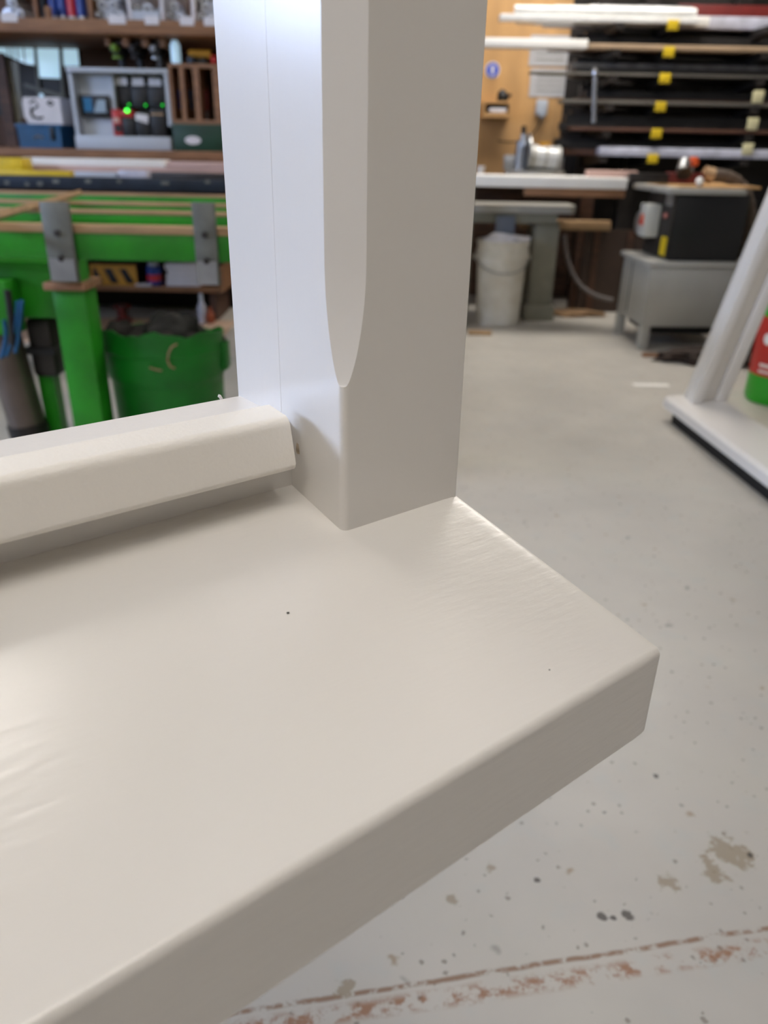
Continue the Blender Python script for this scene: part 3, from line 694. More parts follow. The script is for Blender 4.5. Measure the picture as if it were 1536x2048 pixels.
# drill holder board hung under the upper shelf
dh = thing('drill_holder', 'wooden holder with notches under the upper shelf', 'tool holder', (at(270, 70, 4.66).x, 4.66, UZ - .062))
HX = at(270, 70, 4.66).x
for a, b2_ in ((209, 219), (243, 257), (282, 296), (318, 328)):
    xa, xb = at(a, 80, 4.66).x - HX, at(b2_, 80, 4.66).x - HX
    box('finger', xa, xb, 0, .2, at(270, 93, 4.66).z - UZ + .062, 0, wood, dh, bev=.003)
box('back_board', at(209, 80, 4.66).x - HX, at(328, 80, 4.66).x - HX, .2, .22, at(270, 95, 4.66).z - UZ + .062, 0, wood, dh)
for i, (px, m_, lb) in enumerate(((231, mat('lime_plastic', (120, 160, 36), .45), 'black drill with lime green collar hanging in the wooden holder'), (268, dsteel, 'black drill hanging in the middle of the wooden holder'), (309, steel, 'black drill with grey grip hanging at the right of the wooden holder'))):
    v = at(px, 70, 4.72)
    t = thing('cordless_drill', lb, 'drill', (v.x, 4.74, UZ - .062), 0, 'drills in the wooden holder')
    tube('motor_body', [(0, -.05, -.05), (0, .10, -.05)], .030, black, t, seg=12)
    tube('chuck', [(0, -.05, -.05), (0, -.09, -.05)], .022, m_, t, seg=10, r1=.014)
    tube('grip', [(0, .04, -.06), (0, .05, -.175)], .020, black if i < 2 else dsteel, t, seg=8)
    box('battery', -.032, .032, .0, .11, -.212, -.175, black, t, bev=.005)
    tube('collar', [(0, -.03, -.085), (0, -.03, -.095)], .026, m_, t, seg=10)
    box('hook', -.006, .006, .02, .05, -.02, 0, steel, t)

# low shelf under the bench --------------------------------------------------
YL = 4.78
LZ = at(300, 573, YL).z
ls = thing('low_shelf', 'brown low shelf just above the floor at the back left', 'shelf', (-2.0, YL, 0))
box('board', -1.9, at(446, 580, YL).x + 2.0, 0, .5, LZ - .03, LZ, wood, ls, bev=.003)
box('end_panel', at(440, 580, YL).x + 2.0, at(447, 580, YL).x + 2.0, .005, .5, LZ, LZ + .12, wood, ls)
box('back_panel', -1.9, at(446, 580, YL).x + 2.0, .5, .52, 0, LZ + .5, darkfab, ls)
for x in (-1.8, -.3, at(430, 580, YL).x + 1.97): box('foot', x - .02, x + .02, .06, .44, 0, LZ - .03, wood_dark, ls)
X0, X1, Z0, Z1 = rect(180, 530, 272, 573, YL)
t = thing('hazard_box', 'amber and black striped box on the low shelf', 'box', (X0, YL + .02, LZ)); w_, h_ = X1 - X0, Z1 - LZ
box('body', 0, w_, 0, .25, 0, h_, black, t, bev=.004)
for (a, b2_, c, d_) in ((0, w_, h_ * .82, h_), (0, w_, 0, h_ * .1), (0, w_ * .06, h_ * .1, h_ * .82), (w_ * .92, w_, h_ * .1, h_ * .82)): box('frame', a, b2_, -.006, -.0005, c, d_, amber, t)
for k in (.12, .46, .78):
    prism('stripe', [(w_ * k, h_ * .82), (w_ * (k + .16), h_ * .82), (w_ * (k + .30), h_ * .1), (w_ * (k + .14), h_ * .1)] if k < .6 else [(w_ * k, h_ * .82), (w_ * .92, h_ * .82), (w_ * .92, h_ * .3), (w_ * .9, h_ * .3)], 'y', -.005, -.0003, amber, t)
def jar_at(px, r, h_, m_, m2, name, lb, cat, z, Y):
    v = at(px, 560, Y); t = thing(name, lb, cat, (v.x, Y + r, z))
    lathe('body', [(r * .95, 0), (r, .006), (r, h_ * .8), (r * .7, h_ * .88)], m_, t, seg=16); lathe('cap', [(r * .72, h_ * .86), (r * .72, h_), (r * .6, h_ * 1.01)], m2, t, seg=14); lathe('label', [(r * 1.015, h_ * .2), (r * 1.015, h_ * .5)], redcan, t, seg=16)
jar_at(305, .045, .13, bluecan, white, 'paint_tin', 'blue and red tin on the low shelf right of the striped box', 'tin', LZ, YL + .02)
X0, X1, Z0, Z1 = rect(328, 530, 395, 573, YL); 
for k in range(4):
    hk = (Z1 - LZ) / 4; tag(box('paper_stack', 0, (X1 - X0) * (1 - .04 * (k % 2)), 0, .2, 0, hk - .0005, paper, None, .001, loc=(X0 + .006 * (k % 3), YL + .03, LZ + k * hk)), f'bundle of white paper on the low shelf, {["bottom", "second", "third", "top"][k]} of its pile', 'paper', 'paper bundles on the low shelf')
X0, X1, Z0, Z1 = rect(270, 566, 302, 573, YL); tag(box('white_slip', 0, X1 - X0, 0, .06, 0, .012, paper, None, .001, loc=(X0, YL + .004 - .0, LZ)), 'white slip on the front of the low shelf', 'paper')
v = gnd(240, 655); t = thing('red_reel', 'dark red reel standing under the low shelf', 'reel', (at(245, 600, 4.72).x, 4.7, .012)); lathe('drum', [(.05, 0), (.05, .02), (.03, .022), (.03, .08), (.05, .082), (.05, .10)], dred, t, seg=16); tube('wire', bez((.03, -.03, .05), (.06, -.05, .1), (.02, -.06, .12), (-.02, -.04, .1)), .006, black, t)
for px, m_, lb in ((402, wrap, 'pale blue bottle standing under the low shelf end'), (418, mat('terracotta', (150, 74, 44), .6), 'small terracotta bottle beside the pale blue bottle'), (360, wrap, 'small pale lump of wrap under the low shelf')):
    h_ = .17 if px == 402 else .09 if px == 418 else .05
    t = thing('bottle', lb, 'bottle', (at(px, 600, 4.72).x, 4.72, .012), 0, 'bottles under the low shelf')
    lathe('body', [(.022, 0), (.026, .005), (.026, h_ * .6), (.012, h_ * .75)], m_, t, seg=12); lathe('cap', [(.012, h_ * .74), (.012, h_), (.008, h_ * 1.02)], white if px != 418 else m_, t, seg=10)

# ------------------------------------------------------------------ right back: plywood wall, bench, rack
YP = 6.25
pw2 = box('trim_2', .35, at(1132, 150, YP).x, YP, YP + .04, 0, 2.7, ply); struct(pw2, 'warm plywood sheet on the back wall behind the mitre saw')
tr3 = box('trim_3', at(1132, 150, YP).x, XR - .02, YP - .01, YP + .04, 0, 2.9, mat('dark_shade_backing', (30, 24, 21), .7, noise=.3)); struct(tr3, 'dark sheet added for the shade behind the rack')  # added dark sheet, stands in for shade between the stock levels
# round blue sign
v = at(985, 140, YP)
t = thing('safety_sign', 'round blue and white safety sign on the plywood wall', 'sign', (v.x, YP - .006, v.z))
tube('plate', [(0, 0, 0), (0, .005, 0)], .052, paper, t, seg=28); tube('blue_disc', [(0, -.002, 0), (0, -.0002, 0)], .044, bluesign, t, seg=28)
tube('figure_head', [(0, -.0035, .012), (0, -.0021, .012)], .014, paper, t, seg=14)
prism('figure_body', [(-.008, -.002), (.008, -.002), (.012, -.026), (-.012, -.026)], 'y', -.0035, -.0021, paper, t, smooth=None)
# notices
for (x0, y0, x1, y1, lb) in ((1060, 70, 1146, 132, 'upper white notice pinned to the plywood wall'), (1060, 137, 1146, 194, 'lower white notice pinned to the plywood wall')):
    X0, X1, Z0, Z1 = rect(x0, y0, x1, y1, YP - .01)
    t = thing('wall_notice', lb, 'notice', ((X0 + X1) / 2, YP - .005, Z0), 0, 'notices on the plywood wall'); w_ = (X1 - X0) / 2
    box('sheet', -w_, w_, 0, .004, 0, Z1 - Z0, mat('notice_paper', (190, 190, 192), .7, noise=.1), t); box('edge_strip', w_ * .92, w_, -.003, -.0002, 0, Z1 - Z0, steel, t)
    for k in range(4): box('print_line', -w_ * .7, w_ * .6, -.002, -.0002, (Z1 - Z0) * (.2 + .18 * k), (Z1 - Z0) * (.23 + .18 * k), greyd, t)
# small wall shelf
X0, X1, Z0, Z1 = rect(966, 202, 1022, 235, YP - .15)
t = thing('small_wall_shelf', 'small plywood box shelf on the plywood wall', 'shelf', (X0, YP - .15, Z0)); w_, h_ = X1 - X0, Z1 - Z0
box('top', 0, w_, 0, .15, h_ - .015, h_, ply, t); box('bottom', 0, w_, 0, .15, 0, .03, ply, t); box('side', w_ - .015, w_, 0, .15, .03, h_ - .015, ply, t); box('side', 0, .015, 0, .15, .03, h_ - .015, ply, t); box('back', .015, w_ - .015, .13, .15, .03, h_ - .015, wood_dark, t)
tag(box('folded_paper', 0, w_ * .6, 0, .1, 0, .03, paper, None, .004, loc=(X0 + w_ * .25, YP - .14, Z0 + .03)), 'folded white paper inside the small wall shelf', 'paper')
v = at(1006, 181, YP - .08); t = thing('black_tool', 'small black tool above the wall shelf', 'tool', (v.x, YP - .08, Z1)); lump('body', -.04, .04, -.03, .03, 0, .075, black, t, sub=2, amp=.3); box('nose', .02, .06, -.01, .01, .03, .05, black, t)
v = at(1084, 215, YP - .03); t = thing('wall_socket', 'white wall socket under the notices', 'socket', (v.x, YP - .03, v.z)); box('plate', -.04, .04, 0, .03, -.05, .05, white, t, bev=.004); prism('plug', [(-.025, -.03), (.025, -.03), (.012, -.065), (-.008, -.065)], 'y', -.03, 0, white, t)
tube('flex', bez((0, -.015, -.065), (-.02, -.02, -.2), (-.15, -.02, -.25), (-.3, -.01, -.22)), .005, rubber, t, seg=6)

# back bench under the mitre saw
YW = 5.35
BZ2 = at(1100, 436, 5.3).z
bx0 = .45
rb = thing('back_bench', 'dark wooden bench along the back wall under the mitre saw', 'workbench', (1.4, YW, 0))
X0, X1, Z0, Z1 = rect(1040, 441, 1222, 460, YW - .015)
box('plank_front', X0 - 1.4, X1 - 1.4, -.015, .049, Z0, Z1, tan, rb, bev=.004)
box('top', -.95, -.06, .06, .85, .78, .83, wood_dark, rb)
box('rear_panel', -.95, -.06, .6, .63, 0, .78, wood_dark, rb)
box('plinth_panel', -.1, .40, .05, .08, 0, Z0, mat('brown_panel', (66, 50, 40), .6, noise=.25), rb)
for x in (-.02, .2): box('panel_strip', x - .02, x + .02, .035, .05, 0, Z0, wood_dark, rb)
for x in (-.9, -.1): box('leg', x - .04, x + .04, .1, .18, 0, .78, wood_dark, rb)
# planer table: grey cast top on a pedestal
X0, X1, Z0, Z1 = rect(930, 411, 1158, 430, 5.0)
pt_ = thing('planer', 'grey cast iron planer table beside the white bucket', 'planer', (at(1060, 500, 5.1).x, 5.0, 0)); px0 = pt_.location.x
zt = Z1
prism('table', [(X0 - px0, 0), (X1 - px0 - .05, 0), (X1 - px0, .10), (X1 - px0, .32), (X0 - px0, .32)], 'z', Z0 + .012, zt, greym, pt_)
box('apron', X0 - px0, X1 - px0 - .12, .02, .3, Z0 - .05, Z0 + .012, greyd, pt_)
XA, XB, ZA, ZB = rect(1058, 468, 1106, 620, 5.12)
box('pedestal', XA - px0, XB - px0, .06, .30, 0.03, Z0 - .05, greyd, pt_, bev=.006); box('plinth', XA - px0 - .02, XB - px0 + .02, .04, .32, 0, .10, greyd, pt_, bev=.004)
XA, XB, ZA, ZB = rect(992, 432, 1030, 470, 4.99); box('switch_plate', XA - px0, XB - px0, -.012, .018, ZA, ZB, mat('blue_grey_metal', (96, 104, 118), .5), pt_, bev=.003)
# flexible cable hanging
tag(tube('cable', [Vector(p_) for p_ in bez(at(1128, 470, 5.28), at(1135, 560, 5.28), at(1165, 590, 5.2), at(1225, 600, 5.2))], .014, mat('grey_flex', (96, 90, 88), .5), None), 'grey cable drooping below the bench plank', 'cable')
v = gnd(1185, 618); t = thing('red_offcut', 'small red scrap on the floor under the bench', 'scrap', (v.x, v.y, 0)); lump('body', -.05, .06, -.03, .03, 0, .05, dred, t, sub=2)
v = gnd(1150, 632); tag(lump('sawdust_pile', v.x - .25, v.x + .2, v.y - .06, v.y + .12, 0, .035, mat('sawdust', (150, 120, 88), .9, noise=.3, nscale=30), None), 'low drift of sawdust on the floor by the bench', 'sawdust', kind='stuff')

# white bucket
v = gnd(1000, 652); bk = thing('plastic_bucket', 'tall white plastic bucket with ribbed rim and rubbish on top', 'bucket', (v.x - .004, v.y + .13, 0))
s_ = .158; hb = at(1000, 484, v.y).z
lathe('body', [(s_ * .84, 0), (s_ * .86, .012), (s_ * .95, hb * .72), (s_ * 1.0, hb * .73), (s_ * 1.0, hb * .76), (s_ * .97, hb * .77), (s_ * .98, hb * .84), (s_ * 1.03, hb * .85), (s_ * 1.03, hb * .88), (s_ * .99, hb * .89), (s_ * 1.0, hb * .96), (s_ * 1.04, hb * .97), (s_ * 1.04, hb), (s_ * .98, hb), (s_ * .94, hb * .92), (s_ * .2, hb * .9)], bucketm, bk, seg=36)
tube('wire_handle', [(s_ * 1.02 * math.cos(a), -abs(s_ * 1.06 * math.sin(a)), hb * .80 - .08 * math.sin(a)) for a in [math.pi * k / 16 for k in range(17)]], .004, steel, bk, seg=6)
for s in (-1, 1): tube('handle_ear', [(s * s_ * .98, 0, hb * .80), (s * s_ * 1.1, 0, hb * .80)], .016, bucketm, bk, seg=10)
lump('crumpled_paper', -.12, .14, -.10, .1, hb * .92, hb + .035, paper, bk, amp=.45)
v = gnd(955, 660); tag(box('timber_offcut', -.05, .09, -.03, .03, 0, .02, tan, None, .003, loc=(v.x - .02, v.y - .12, 0)), 'small tan timber offcut on the floor at the bucket foot', 'offcut')

# mitre saw on the bench
v = at(1075, 345, 5.5)
ms = thing('mitre_saw', 'silver mitre saw on the back bench below the blue sign', 'mitre saw', (v.x, 5.62, .83))
Lm = lambda px, py, Y=5.6: tuple(at(px, py, Y) - Vector((v.x, 5.62, .83)))
tube('turntable', [(0, 0, 0), (0, 0, .05)], .2, greym, ms, seg=24)
box('fence', -.2, .2, .06, .09, .05, .14, steel, ms, bev=.004)
p1, p2 = Vector(Lm(1040, 330)), Vector(Lm(1047, 282))
tube('post', [(p1.x, 0, .04), (p1.x, 0.0, p2.z)], .035, steel, ms, seg=14)
p3, p4 = Vector(Lm(1056, 312)), Vector(Lm(1118, 318))
hd = tube('motor_housing', [(p3.x, -.02, p3.z), (p4.x, -.02, p4.z)], .072, mat('pale_alloy', (206, 208, 208), .3, .2, noise=.1), ms, seg=18)
for k in (.1, .5, .9): tube('cooling_ring', [tuple(Vector((p3.x, -.02, p3.z)).lerp(Vector((p4.x, -.02, p4.z)), k)), tuple(Vector((p3.x, -.02, p3.z)).lerp(Vector((p4.x, -.02, p4.z)), k + .08))], .078, greym, hd, seg=18)
p5, p6 = Vector(Lm(1049, 292)), Vector(Lm(1047, 268)); tube('arm', [(p5.x, -.02, p5.z), (p6.x, -.02, p6.z)], .03, steel, ms, seg=10, r1=.02)
p7 = Vector(Lm(1048, 252)); tube('handle', [(p6.x, -.02, p6.z), (p7.x, -.02, p7.z)], .016, black, ms, seg=8)
p8 = Vector(Lm(1088, 291)); box('warning_tab', p8.x - .035, p8.x + .035, -.05, .01, p8.z - .02, p8.z + .02, amber, ms, bev=.004)
tube('blade', [(p3.x - .01, -.03, .16), (p3.x + .002, -.03, .16)], .11, steel, ms, seg=32)
v2 = at(968, 335, 5.5); tag(lathe('white_cup', [(.022, 0), (.03, .07), (.026, .07), (.02, .01)], whiteboard, None, (0, 0, 0), 14), 'small white cup on the back bench at the frame edge', 'cup').location = (v2.x, 5.7, .83)

# long white board lying over the saw table and bench
YBd = 4.72
X0, X1, Z0, Z1 = rect(930, 346, 1250, 377, YBd)
zb_ = at(1300, 372, 4.5).z
# ------------------------------------------------------------------ the saw on its grey stand
f0 = gnd(1283, 700); f1 = gnd(1226, 672)
dirx = math.atan2(.10, 1.0)
st = thing('machine_stand', 'grey steel cabinet stand under the black saw', 'stand', (f0.x - .02, f0.y, 0), dirx * .4)
Wd, Dp = .53, .46
zs = at(1312, 522, f0.y).z
box('body', .0, Wd, 0.0, Dp, .13, zs - .03, greym, st, bev=.006)
box('top_lip', -.02, Wd + .02, -.02, Dp + .02, zs - .03, zs, greym, st, bev=.008)
for x in (.0, Wd - .05):
    for y in (.0, Dp - .05): box('leg', x, x + .05, y, y + .05, 0, .13, greym, st, bev=.004)
box('door_seam', -.003, .0005, Dp * .62, Dp * .635, .16, zs - .04, black, st)
box('base_gap', .06, Wd - .06, .06, Dp - .06, .08, .13, black, st)
sw = thing('bench_saw', 'black bench saw with yellow sticker and switch box on the grey stand', 'saw', (f0.x - .02, f0.y, zs), dirx * .4)
tz = at(1370, 380, f0.y).z - zs
box('body', .09, Wd - .06, .015, Dp - .05, 0, tz - .02, blackm, sw, bev=.004)
box('side_panel', .078, .0899, .02, Dp - .06, .01, tz - .03, dsteel, sw)
box('table', .03, Wd - .10, -.02, Dp + .12, tz - .02, tz + .008, greym, sw, bev=.004)
wood_top = box('wooden_top', .10, Wd - .0, .05, Dp + .1, tz + .008, tz + .02, ply, sw)
box('yellow_sticker', .0755, .0779, .045, .125, .02, .115, yellow, sw)
sb_ = box('switch_box', .0, .0778, .19, .31, .10, .27, mat('switch_grey', (190, 190, 182), .4), sw, bev=.008)
box('switch', -.006, -.0002, .23, .27, .16, .215, orange, sb_); box('stop_button', -.012, -.006, .235, .265, .165, .19, red, sb_)
tube('round_button', [(.0779, .11, .22), (.066, .11, .22)], .014, mat('pink_button', (190, 120, 110), .4), sw, seg=12)
box('rating_plate', .0755, .0779, .05, .15, .27, .33, steel, sw)
tube('hand_wheel', [(.03, .40, .16), (.045, .40, .16)], .06, steel, sw, seg=20); tube('wheel_shaft', [(.046, .40, .16), (.078, .40, .16)], .012, steel, sw, seg=8)
# fence unit on the saw table
v = at(1375, 340, f0.y + .25)
fx = v.x - sw.location.x
t = thing('saw_fence', 'red saw fence with orange knob standing on the saw table', 'fence', (v.x, f0.y + .28, zs + tz + .02))
box('carriage', -.09, .10, -.03, .05, 0, .055, dred, t, bev=.005); box('rail', -.30, -.09, -.02, .02, 0, .05, dsteel, t, bev=.003)
tube('clamp_body', [(-.03, -.04, .06), (-.01, .0, .11)], .032, steel, t, seg=12); tube('clamp_ring', [(-.02, -.05, .05), (-.02, -.035, .06)], .04, dsteel, t, seg=14)
lathe('knob', [(.008, 0), (.026, .008), (.028, .03), (.018, .05)], orange, t, (.035, 0, .085), 14); tube('knob_stem', [(.035, 0, .05), (.035, 0, .09)], .008, steel, t, seg=8)
t = thing('white_ball', 'white plastic ball on the saw table beside the fence', 'ball', (at(1408, 370, f0.y).x, f0.y + .07, zs + tz + .02)); lathe('ball', [(.008, 0), (.014, .004), (.02, .02), (.014, .036), (.006, .04)], whiteboard, t, seg=14); lathe('collar', [(.016, 0), (.016, .005)], steel, t, seg=12)
# extraction hose
hs = [at(1425, 352, f0.y + .3), at(1515, 340, f0.y + .3), at(1515, 470, f0.y + .32), at(1474, 525, f0.y + .34)]
hp = bez(*hs, n=24)
ho = thing('extraction_hose', 'ribbed brown hose curving behind the saw', 'hose', hp[-1])
tube('hose_body', [p_ - hp[-1] for p_ in hp], .032, hose, ho, seg=14)
for k in range(1, 24, 2): tube('rib', [hp[k] - hp[-1], hp[k] - hp[-1] + (hp[k + 1] - hp[k]) * .25], .036, hose, ho, seg=14)
tube('cuff', [hp[0] - hp[-1], hp[0] - hp[-1] + Vector((-.05, 0, .01))], .04, tan, ho, seg=14)
# side extension table (white) and board resting on it
XA = at(930, 360, 4.75).x
et = thing('extension_table', 'long white table top running left from the saw', 'table', (XA, 4.75, 0))
ztop = zs + tz + .008
XBr = at(1255, 370, 4.75).x
box('top', 0, XBr - XA, 0, .26, ztop - .03, ztop + .03, whiteboard, et, bev=.006); box('edge_rail', .35, XBr - XA, .02, .08, ztop - .075, ztop - .031, wood, et, bev=.003)
for x in (.02, ): box('leg', x, x + .05, .1, .15, 0, ztop - .03, greyd, et)
X0, X1 = at(1205, 350, 4.9).x, at(1305, 350, 4.9).x
tag(box('planed_strip', 0, X1 - X0, 0, .06, 0, .035, pinkw, None, .004, loc=(X0 - .1, 4.85, ztop + .03)), 'pinkish planed strip lying on the long white table top', 'strip')
# shavings under the stand
v = gnd(1420, 722); tag(lump('shavings_heap', v.x - .26, v.x + .26, v.y - .14, v.y + .08, 0, .075, chips, None, amp=.5), 'dark heap of shavings on the floor beside the saw stand', 'shavings', kind='stuff')
v = gnd(1330, 712); tag(box('timber_offcut', -.13, .15, -.02, .02, 0, .018, wood, None, .003, loc=(v.x, v.y - .02, 0)), 'brown timber offcut on the floor in front of the saw stand', 'offcut')
v = gnd(1500, 745); tag(lump('dark_sacks', v.x + .10, v.x + .75, v.y + .05, v.y + .62, 0, .36, darkfab, None, amp=.3), 'dark sacks of waste on the floor behind the leaning frame', 'sack')
v = gnd(1302, 770); tag(box('floor_tape', -.085, .085, -.018, .018, 0, .0015, whiteboard, None, loc=(v.x, v.y, 0)), 'short strip of white tape on the floor', 'tape')

# cantilever rack with stock ----------------------------------------------------
YR = 5.55
levels = [(42, 1345), (96, 1340), (149, 1335), (206, 1328), (260, 1321), (310, 1314), (368, 1306)]
rk = thing('cantilever_rack', 'tall dark steel cantilever rack with yellow arm caps at the back right', 'rack', (1.9, YR, 0))
lev = [at(px, py, YR).z for py, px in levels]
for k, (a, cap) in enumerate(((1228, None), (1330, yellow), (1524, palecap), (1715, palecap))):
    X = at(a, 150, YR).x - 1.9
    box('column', X - .05, X + .05, .48, .58, 0, 2.6, dsteel, rk); box('base', X - .05, X + .05, -.05, .48, 0, .08, dsteel, rk)
    for i, z in enumerate(lev[:6]):
        arm = prism('arm', [(0, z - .05), (0, z - .012), (.48, z - .012), (.48, z - .09)], 'x', X - .025, X + .025, dsteel, rk)
        if cap and (k == 1 or i > 2): box('arm_cap', X - .034, X + .034, -.014, -.0005, z - .05 + (0 if k == 1 else .06), z + (.006 if k == 1 else .08), cap, arm, bev=.003)
box('brace', at(1228, 150, YR).x - 1.95, at(1715, 150, YR).x - 1.85, .581, .60, 1.0, 1.06, dsteel, rk); box('brace', at(1228, 150, YR).x - 1.95, at(1715, 150, YR).x - 1.85, .581, .60, 2.3, 2.36, dsteel, rk)
brown_s = mat('rust_brown_length', (96, 62, 46), .55, noise=.35, nscale=12, stretch=(.4, 4, 4))
grey_s = mat('dull_grey_length', (120, 116, 108), .4, .4, noise=.35, nscale=12, stretch=(.4, 4, 4))
tan_s = mat('tan_length', (176, 150, 120), .55, noise=.25, nscale=10, stretch=(.4, 4, 4))
black_s = mat('black_length', (30, 27, 26), .5, noise=.4, nscale=10)
wrap2 = mat('dull_plastic_wrap', (120, 116, 112), .3, noise=.5, nscale=14, bump=.5, bscale=30)
brown_d = mat('dark_brown_length', (50, 38, 32), .6, noise=.3, nscale=8)
ordn = ['top', 'second', 'third', 'fourth', 'fifth', 'sixth']
#  level: list of (left px, right px, height, depth, material, colour word)
stock = [
    [(1000, 1400, .035, .10, glossw, 'shiny white wrapped'), (1035, 1420, .055, .09, glossw, 'white plastic sleeved'), (1090, 1700, .07, .10, wrap, 'bluish wrapped'), (1190, 1800, .06, .08, grey_s, 'dull grey')],
    [(940, 1175, .05, .12, whiteboard, 'bright white board'), (1178, 1800, .03, .11, tan_s, 'tan timber'), (1100, 1800, .03, .10, brown_s, 'rust brown'), (1150, 1800, .10, .09, black_s, 'black'), (1170, 1800, .13, .09, dsteel, 'dark steel')],
    [(1060, 1800, .016, .06, grey_s, 'thin grey'), (1150, 1790, .05, .10, black_s, 'black flat'), (1140, 1700, .085, .08, wrap2, 'crumpled plastic wrapped'), (1150, 1800, .12, .10, black_s, 'tall black'), (1195, 1310, .04, .05, glossw, 'short shiny white')],
    [(1122, 1800, .022, .12, grey_s, 'pale grey'), (1150, 1800, .04, .08, brown_s, 'brown'), (1170, 1800, .09, .10, black_s, 'black'), (1160, 1800, .13, .10, dsteel, 'dark steel')],
    [(1140, 1800, .020, .10, brown_s, 'brown'), (1120, 1800, .05, .08, dsteel, 'dark steel'), (1130, 1800, .10, .10, black_s, 'black'), (1140, 1800, .13, .1, brown_d, 'tall dark brown')],
    [(1198, 1820, .055, .10, wrap, 'pale blue plastic wrapped'), (1130, 1800, .04, .10, brown_s, 'brown'), (1110, 1800, .10, .12, black_s, 'black'), (1120, 1800, .13, .1, brown_d, 'tall dark brown')],
]
for i, items in enumerate(stock):
    y = .012
    for j, (a, b2_, hh, dd, m_, cw_) in enumerate(items):
        X0, X1 = at(a, levels[i][0], YR + y).x, at(b2_, levels[i][0], YR + y).x
        o = box('stock_length', 0, X1 - X0, 0, dd, 0, hh, m_, None, .004, loc=(X0, YR + y, lev[i] - .0115))
        tag(o, f'{cw_} length on the {ordn[i]} rack level, {["front", "second", "third", "fourth", "rear"][j]} in depth', 'stock length', 'lengths stored on the rack')
        if not (i == 1 and j == 0): y += dd + .004
for k, (a, b2_, yy, hh, m_, lb) in enumerate(((1030, 1395, .02, .05, glossw, 'shiny white sleeve piled on the front length of the top rack level'), (1110, 1390, .13, .05, glossw, 'white plastic bundle piled second row on the top rack level'), (1180, 1385, .225, .06, silver, 'silver foil bundle piled on the bluish length of the top rack level'))):
    X0, X1 = at(a, 20, YR + yy).x, at(b2_, 20, YR + yy).x; zz = lev[0] - .0115 + (.035, .055, .07)[k]
    tag(tube('wrapped_bundle', [(0, hh / 2, hh / 2), ((X1 - X0) * .3, hh / 2 + .004, hh / 2), ((X1 - X0) * .7, hh / 2 - .003, hh / 2), (X1 - X0, hh / 2, hh / 2)], hh / 2, m_, None, seg=12), lb, 'bundle', 'bundles on the top rack level').location = (X0, YR + yy, zz)
# dark red box at the top right of the rack
X0, X1, Z0, Z1 = rect(1400, -40, 1640, 26, YR + .02)
tag(box('red_girder', 0, X1 - X0, 0, .1, 0, .16, dred, None, .004, loc=(X0, YR + .4, lev[0] - .0115)), 'dark red painted girder on the top rack level', 'girder')
# hanging grey bar at the left of the rack
v0, v1 = at(1190, 146, YR - .05), at(1187, 246, YR - .05)
hb_ = thing('hanging_bar', 'thin grey bar hanging down at the left end of the rack', 'bar', (v0.x, YR - .05, v0.z)); tube('bar', [(0, 0, 0), (v1.x - v0.x, 0, v1.z - v0.z)], .014, steel, hb_, seg=8); tube('hook', bez((0, 0, 0), (0, -.0, .03), (0, .05, .03), (0, .07, .012)), .009, steel, hb_, seg=8)
lathe('ball_end', [(.006, -.02), (.02, -.008), (.02, .008), (.006, .02)], silver, hb_, seg=12)

# ------------------------------------------------------------------ second white frame leaning at the right
q0 = gnd(1338, 822, .05)
lf = thing('leaning_casement', 'second white window frame leaning over at the right edge', 'window frame', (q0.x, q0.y, 0))
rc = at(1325, 800, q0.y)
p_end = gnd(1580, 1010, .05)
dv = (p_end - q0); ang = math.atan2(dv.y, dv.x); ln = 1.35
lf.rotation_euler = (0, 0, ang)
lw = .20
# bottom rail: local x along the rail towards the viewer, +y to the right hand far side
prism('bottom_rail', [(0, .05), (lw, .05), (lw, .10), (lw - .01, .112), (.012, .095), (0, .085)], 'x', -.06, ln, paint, lf)
box('packer', .0, ln - .02, .018, lw - .02, 0, .05, rubber, lf)  # full-length dark packer, added for the shade in the gap below
ca, sa = math.cos(ang), math.sin(ang)
def loc(pw_): d_ = pw_ - Vector((q0.x, q0.y, 0)); return Vector((d_.x * ca + d_.y * sa, -d_.x * sa + d_.y * ca, d_.z))
Yp = q0.y - .06
bl, br_, tl_ = at(1384, 806, Yp), at(1452, 812, Yp), at(1536, 440, Yp)
D = (tl_ - bl).normalized(); S1 = Vector((D.z, 0, -D.x)); wid = (br_ - bl).dot(S1)
bl = Vector((bl.x, bl.y, .098)) if bl.z > .098 else bl
def leanpost(name, s0, s1, y0, y1, m_, par):
    bm = bmesh.new(); A = []; B2 = []
    for (s, y) in ((s0, y0), (s1, y0), (s1, y1), (s0, y1)):
        base = bl + S1 * s + Vector((0, y, 0)); base = base - D * ((base.z - .09) / D.z)
        A.append(bm.verts.new(loc(base))); B2.append(bm.verts.new(loc(base + D * 1.6)))
    for i in range(4): bm.faces.new((A[i], A[(i + 1) % 4], B2[(i + 1) % 4], B2[i]))
    bm.faces.new(A); bm.faces.new(B2[::-1])
    bmesh.ops.bevel(bm, geom=bm.edges[:], offset=.004, segments=2, profile=.5, affect='EDGES')
    return link(name, bm, m_, par, 40)
post = leanpost('upright', 0, wid, 0.03, .10, paint, lf)
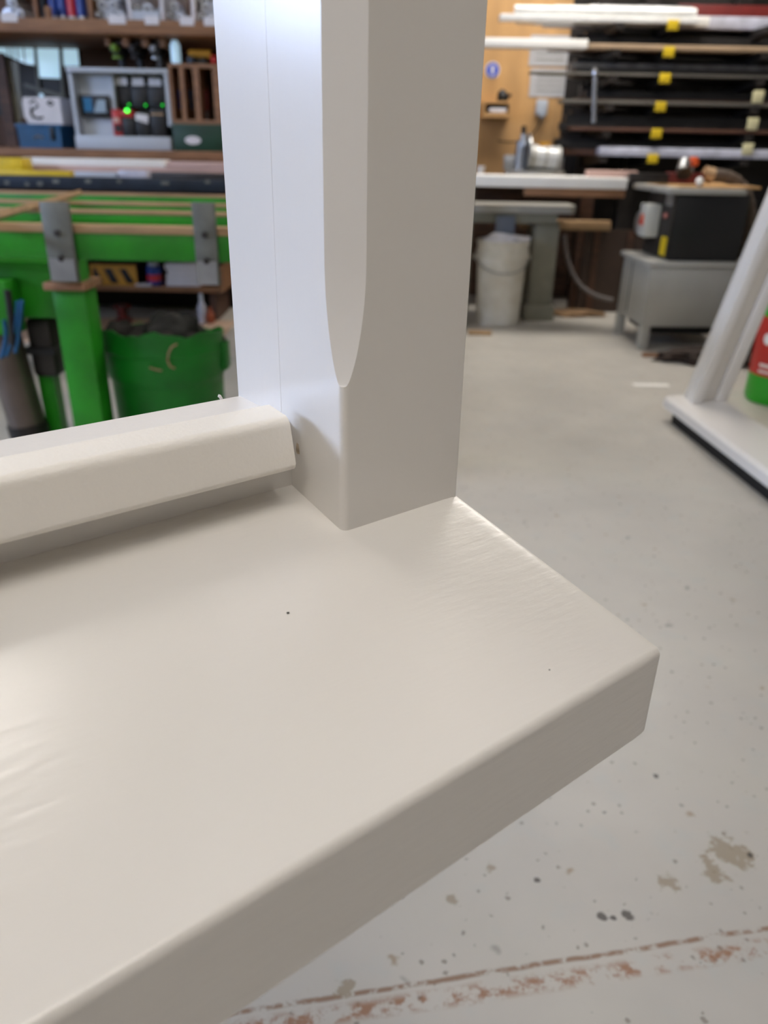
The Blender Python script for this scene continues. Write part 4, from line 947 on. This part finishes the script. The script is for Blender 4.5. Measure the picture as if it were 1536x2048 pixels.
leanpost('moulding', 0, wid * .30, 0.0, .0295, paint, post)
leanpost('moulding', wid * .66, wid, 0.008, .0295, paint, post)

# gas canister at the right edge
cv = gnd(1507, 812)
cc = thing('adhesive_canister', 'green canister with a red and white label at the right edge', 'canister', (cv.x + .135, cv.y + .10, 0))
rc_ = .13
lathe('body', [(rc_ * .92, 0), (rc_, .02), (rc_, .10), (rc_, .44), (rc_ * .9, .50), (rc_ * .55, .55), (rc_ * .3, .57)], mat('bright_green_paint', (40, 170, 30), .35, noise=.1), cc, seg=36)
lab = lathe('label', [(rc_ * 1.008, .125), (rc_ * 1.01, .13), (rc_ * 1.01, .37), (rc_ * 1.008, .375)], mat('red_label', (196, 44, 36), .4, noise=.08), cc, seg=36)
for k, (a0, a1, z0, z1) in enumerate(((196, 216, .26, .31), (200, 250, .165, .178), (200, 262, .140, .150), (216, 262, .25, .32))):
    bm = bmesh.new(); n = 8; lo = []; hi = []
    for i in range(n + 1):
        a = math.radians(a0 + (a1 - a0) * i / n); r = rc_ * 1.016; e = math.sqrt(max(0, 1 - (2 * i / n - 1) ** 2)) if k in (0, 3) else 1
        zc, hz = (z0 + z1) / 2, (z1 - z0) / 2 * max(.1, e)
        lo.append(bm.verts.new((r * math.cos(a), r * math.sin(a), zc - hz))); hi.append(bm.verts.new((r * math.cos(a), r * math.sin(a), zc + hz)))
    for i in range(n): bm.faces.new((lo[i], lo[i + 1], hi[i + 1], hi[i]))
    link('label_print', bm, whiteboard, lab)
lathe('valve', [(.02, .565), (.02, .60), (.03, .605), (.03, .625), (.01, .63)], steel, cc, seg=14)
tube('handle_ring', [(.09 * math.cos(a), .09 * math.sin(a), .60) for a in [k * math.pi / 10 for k in range(21)]], .008, mat('bright_green_paint', (40, 170, 30)), cc, seg=8)
for k in range(3):
    a = k * 2.09; tube('handle_strut', [(.09 * math.cos(a), .09 * math.sin(a), .60), (.095 * math.cos(a), .095 * math.sin(a), .51)], .007, mat('bright_green_paint', (40, 170, 30)), cc, seg=6)
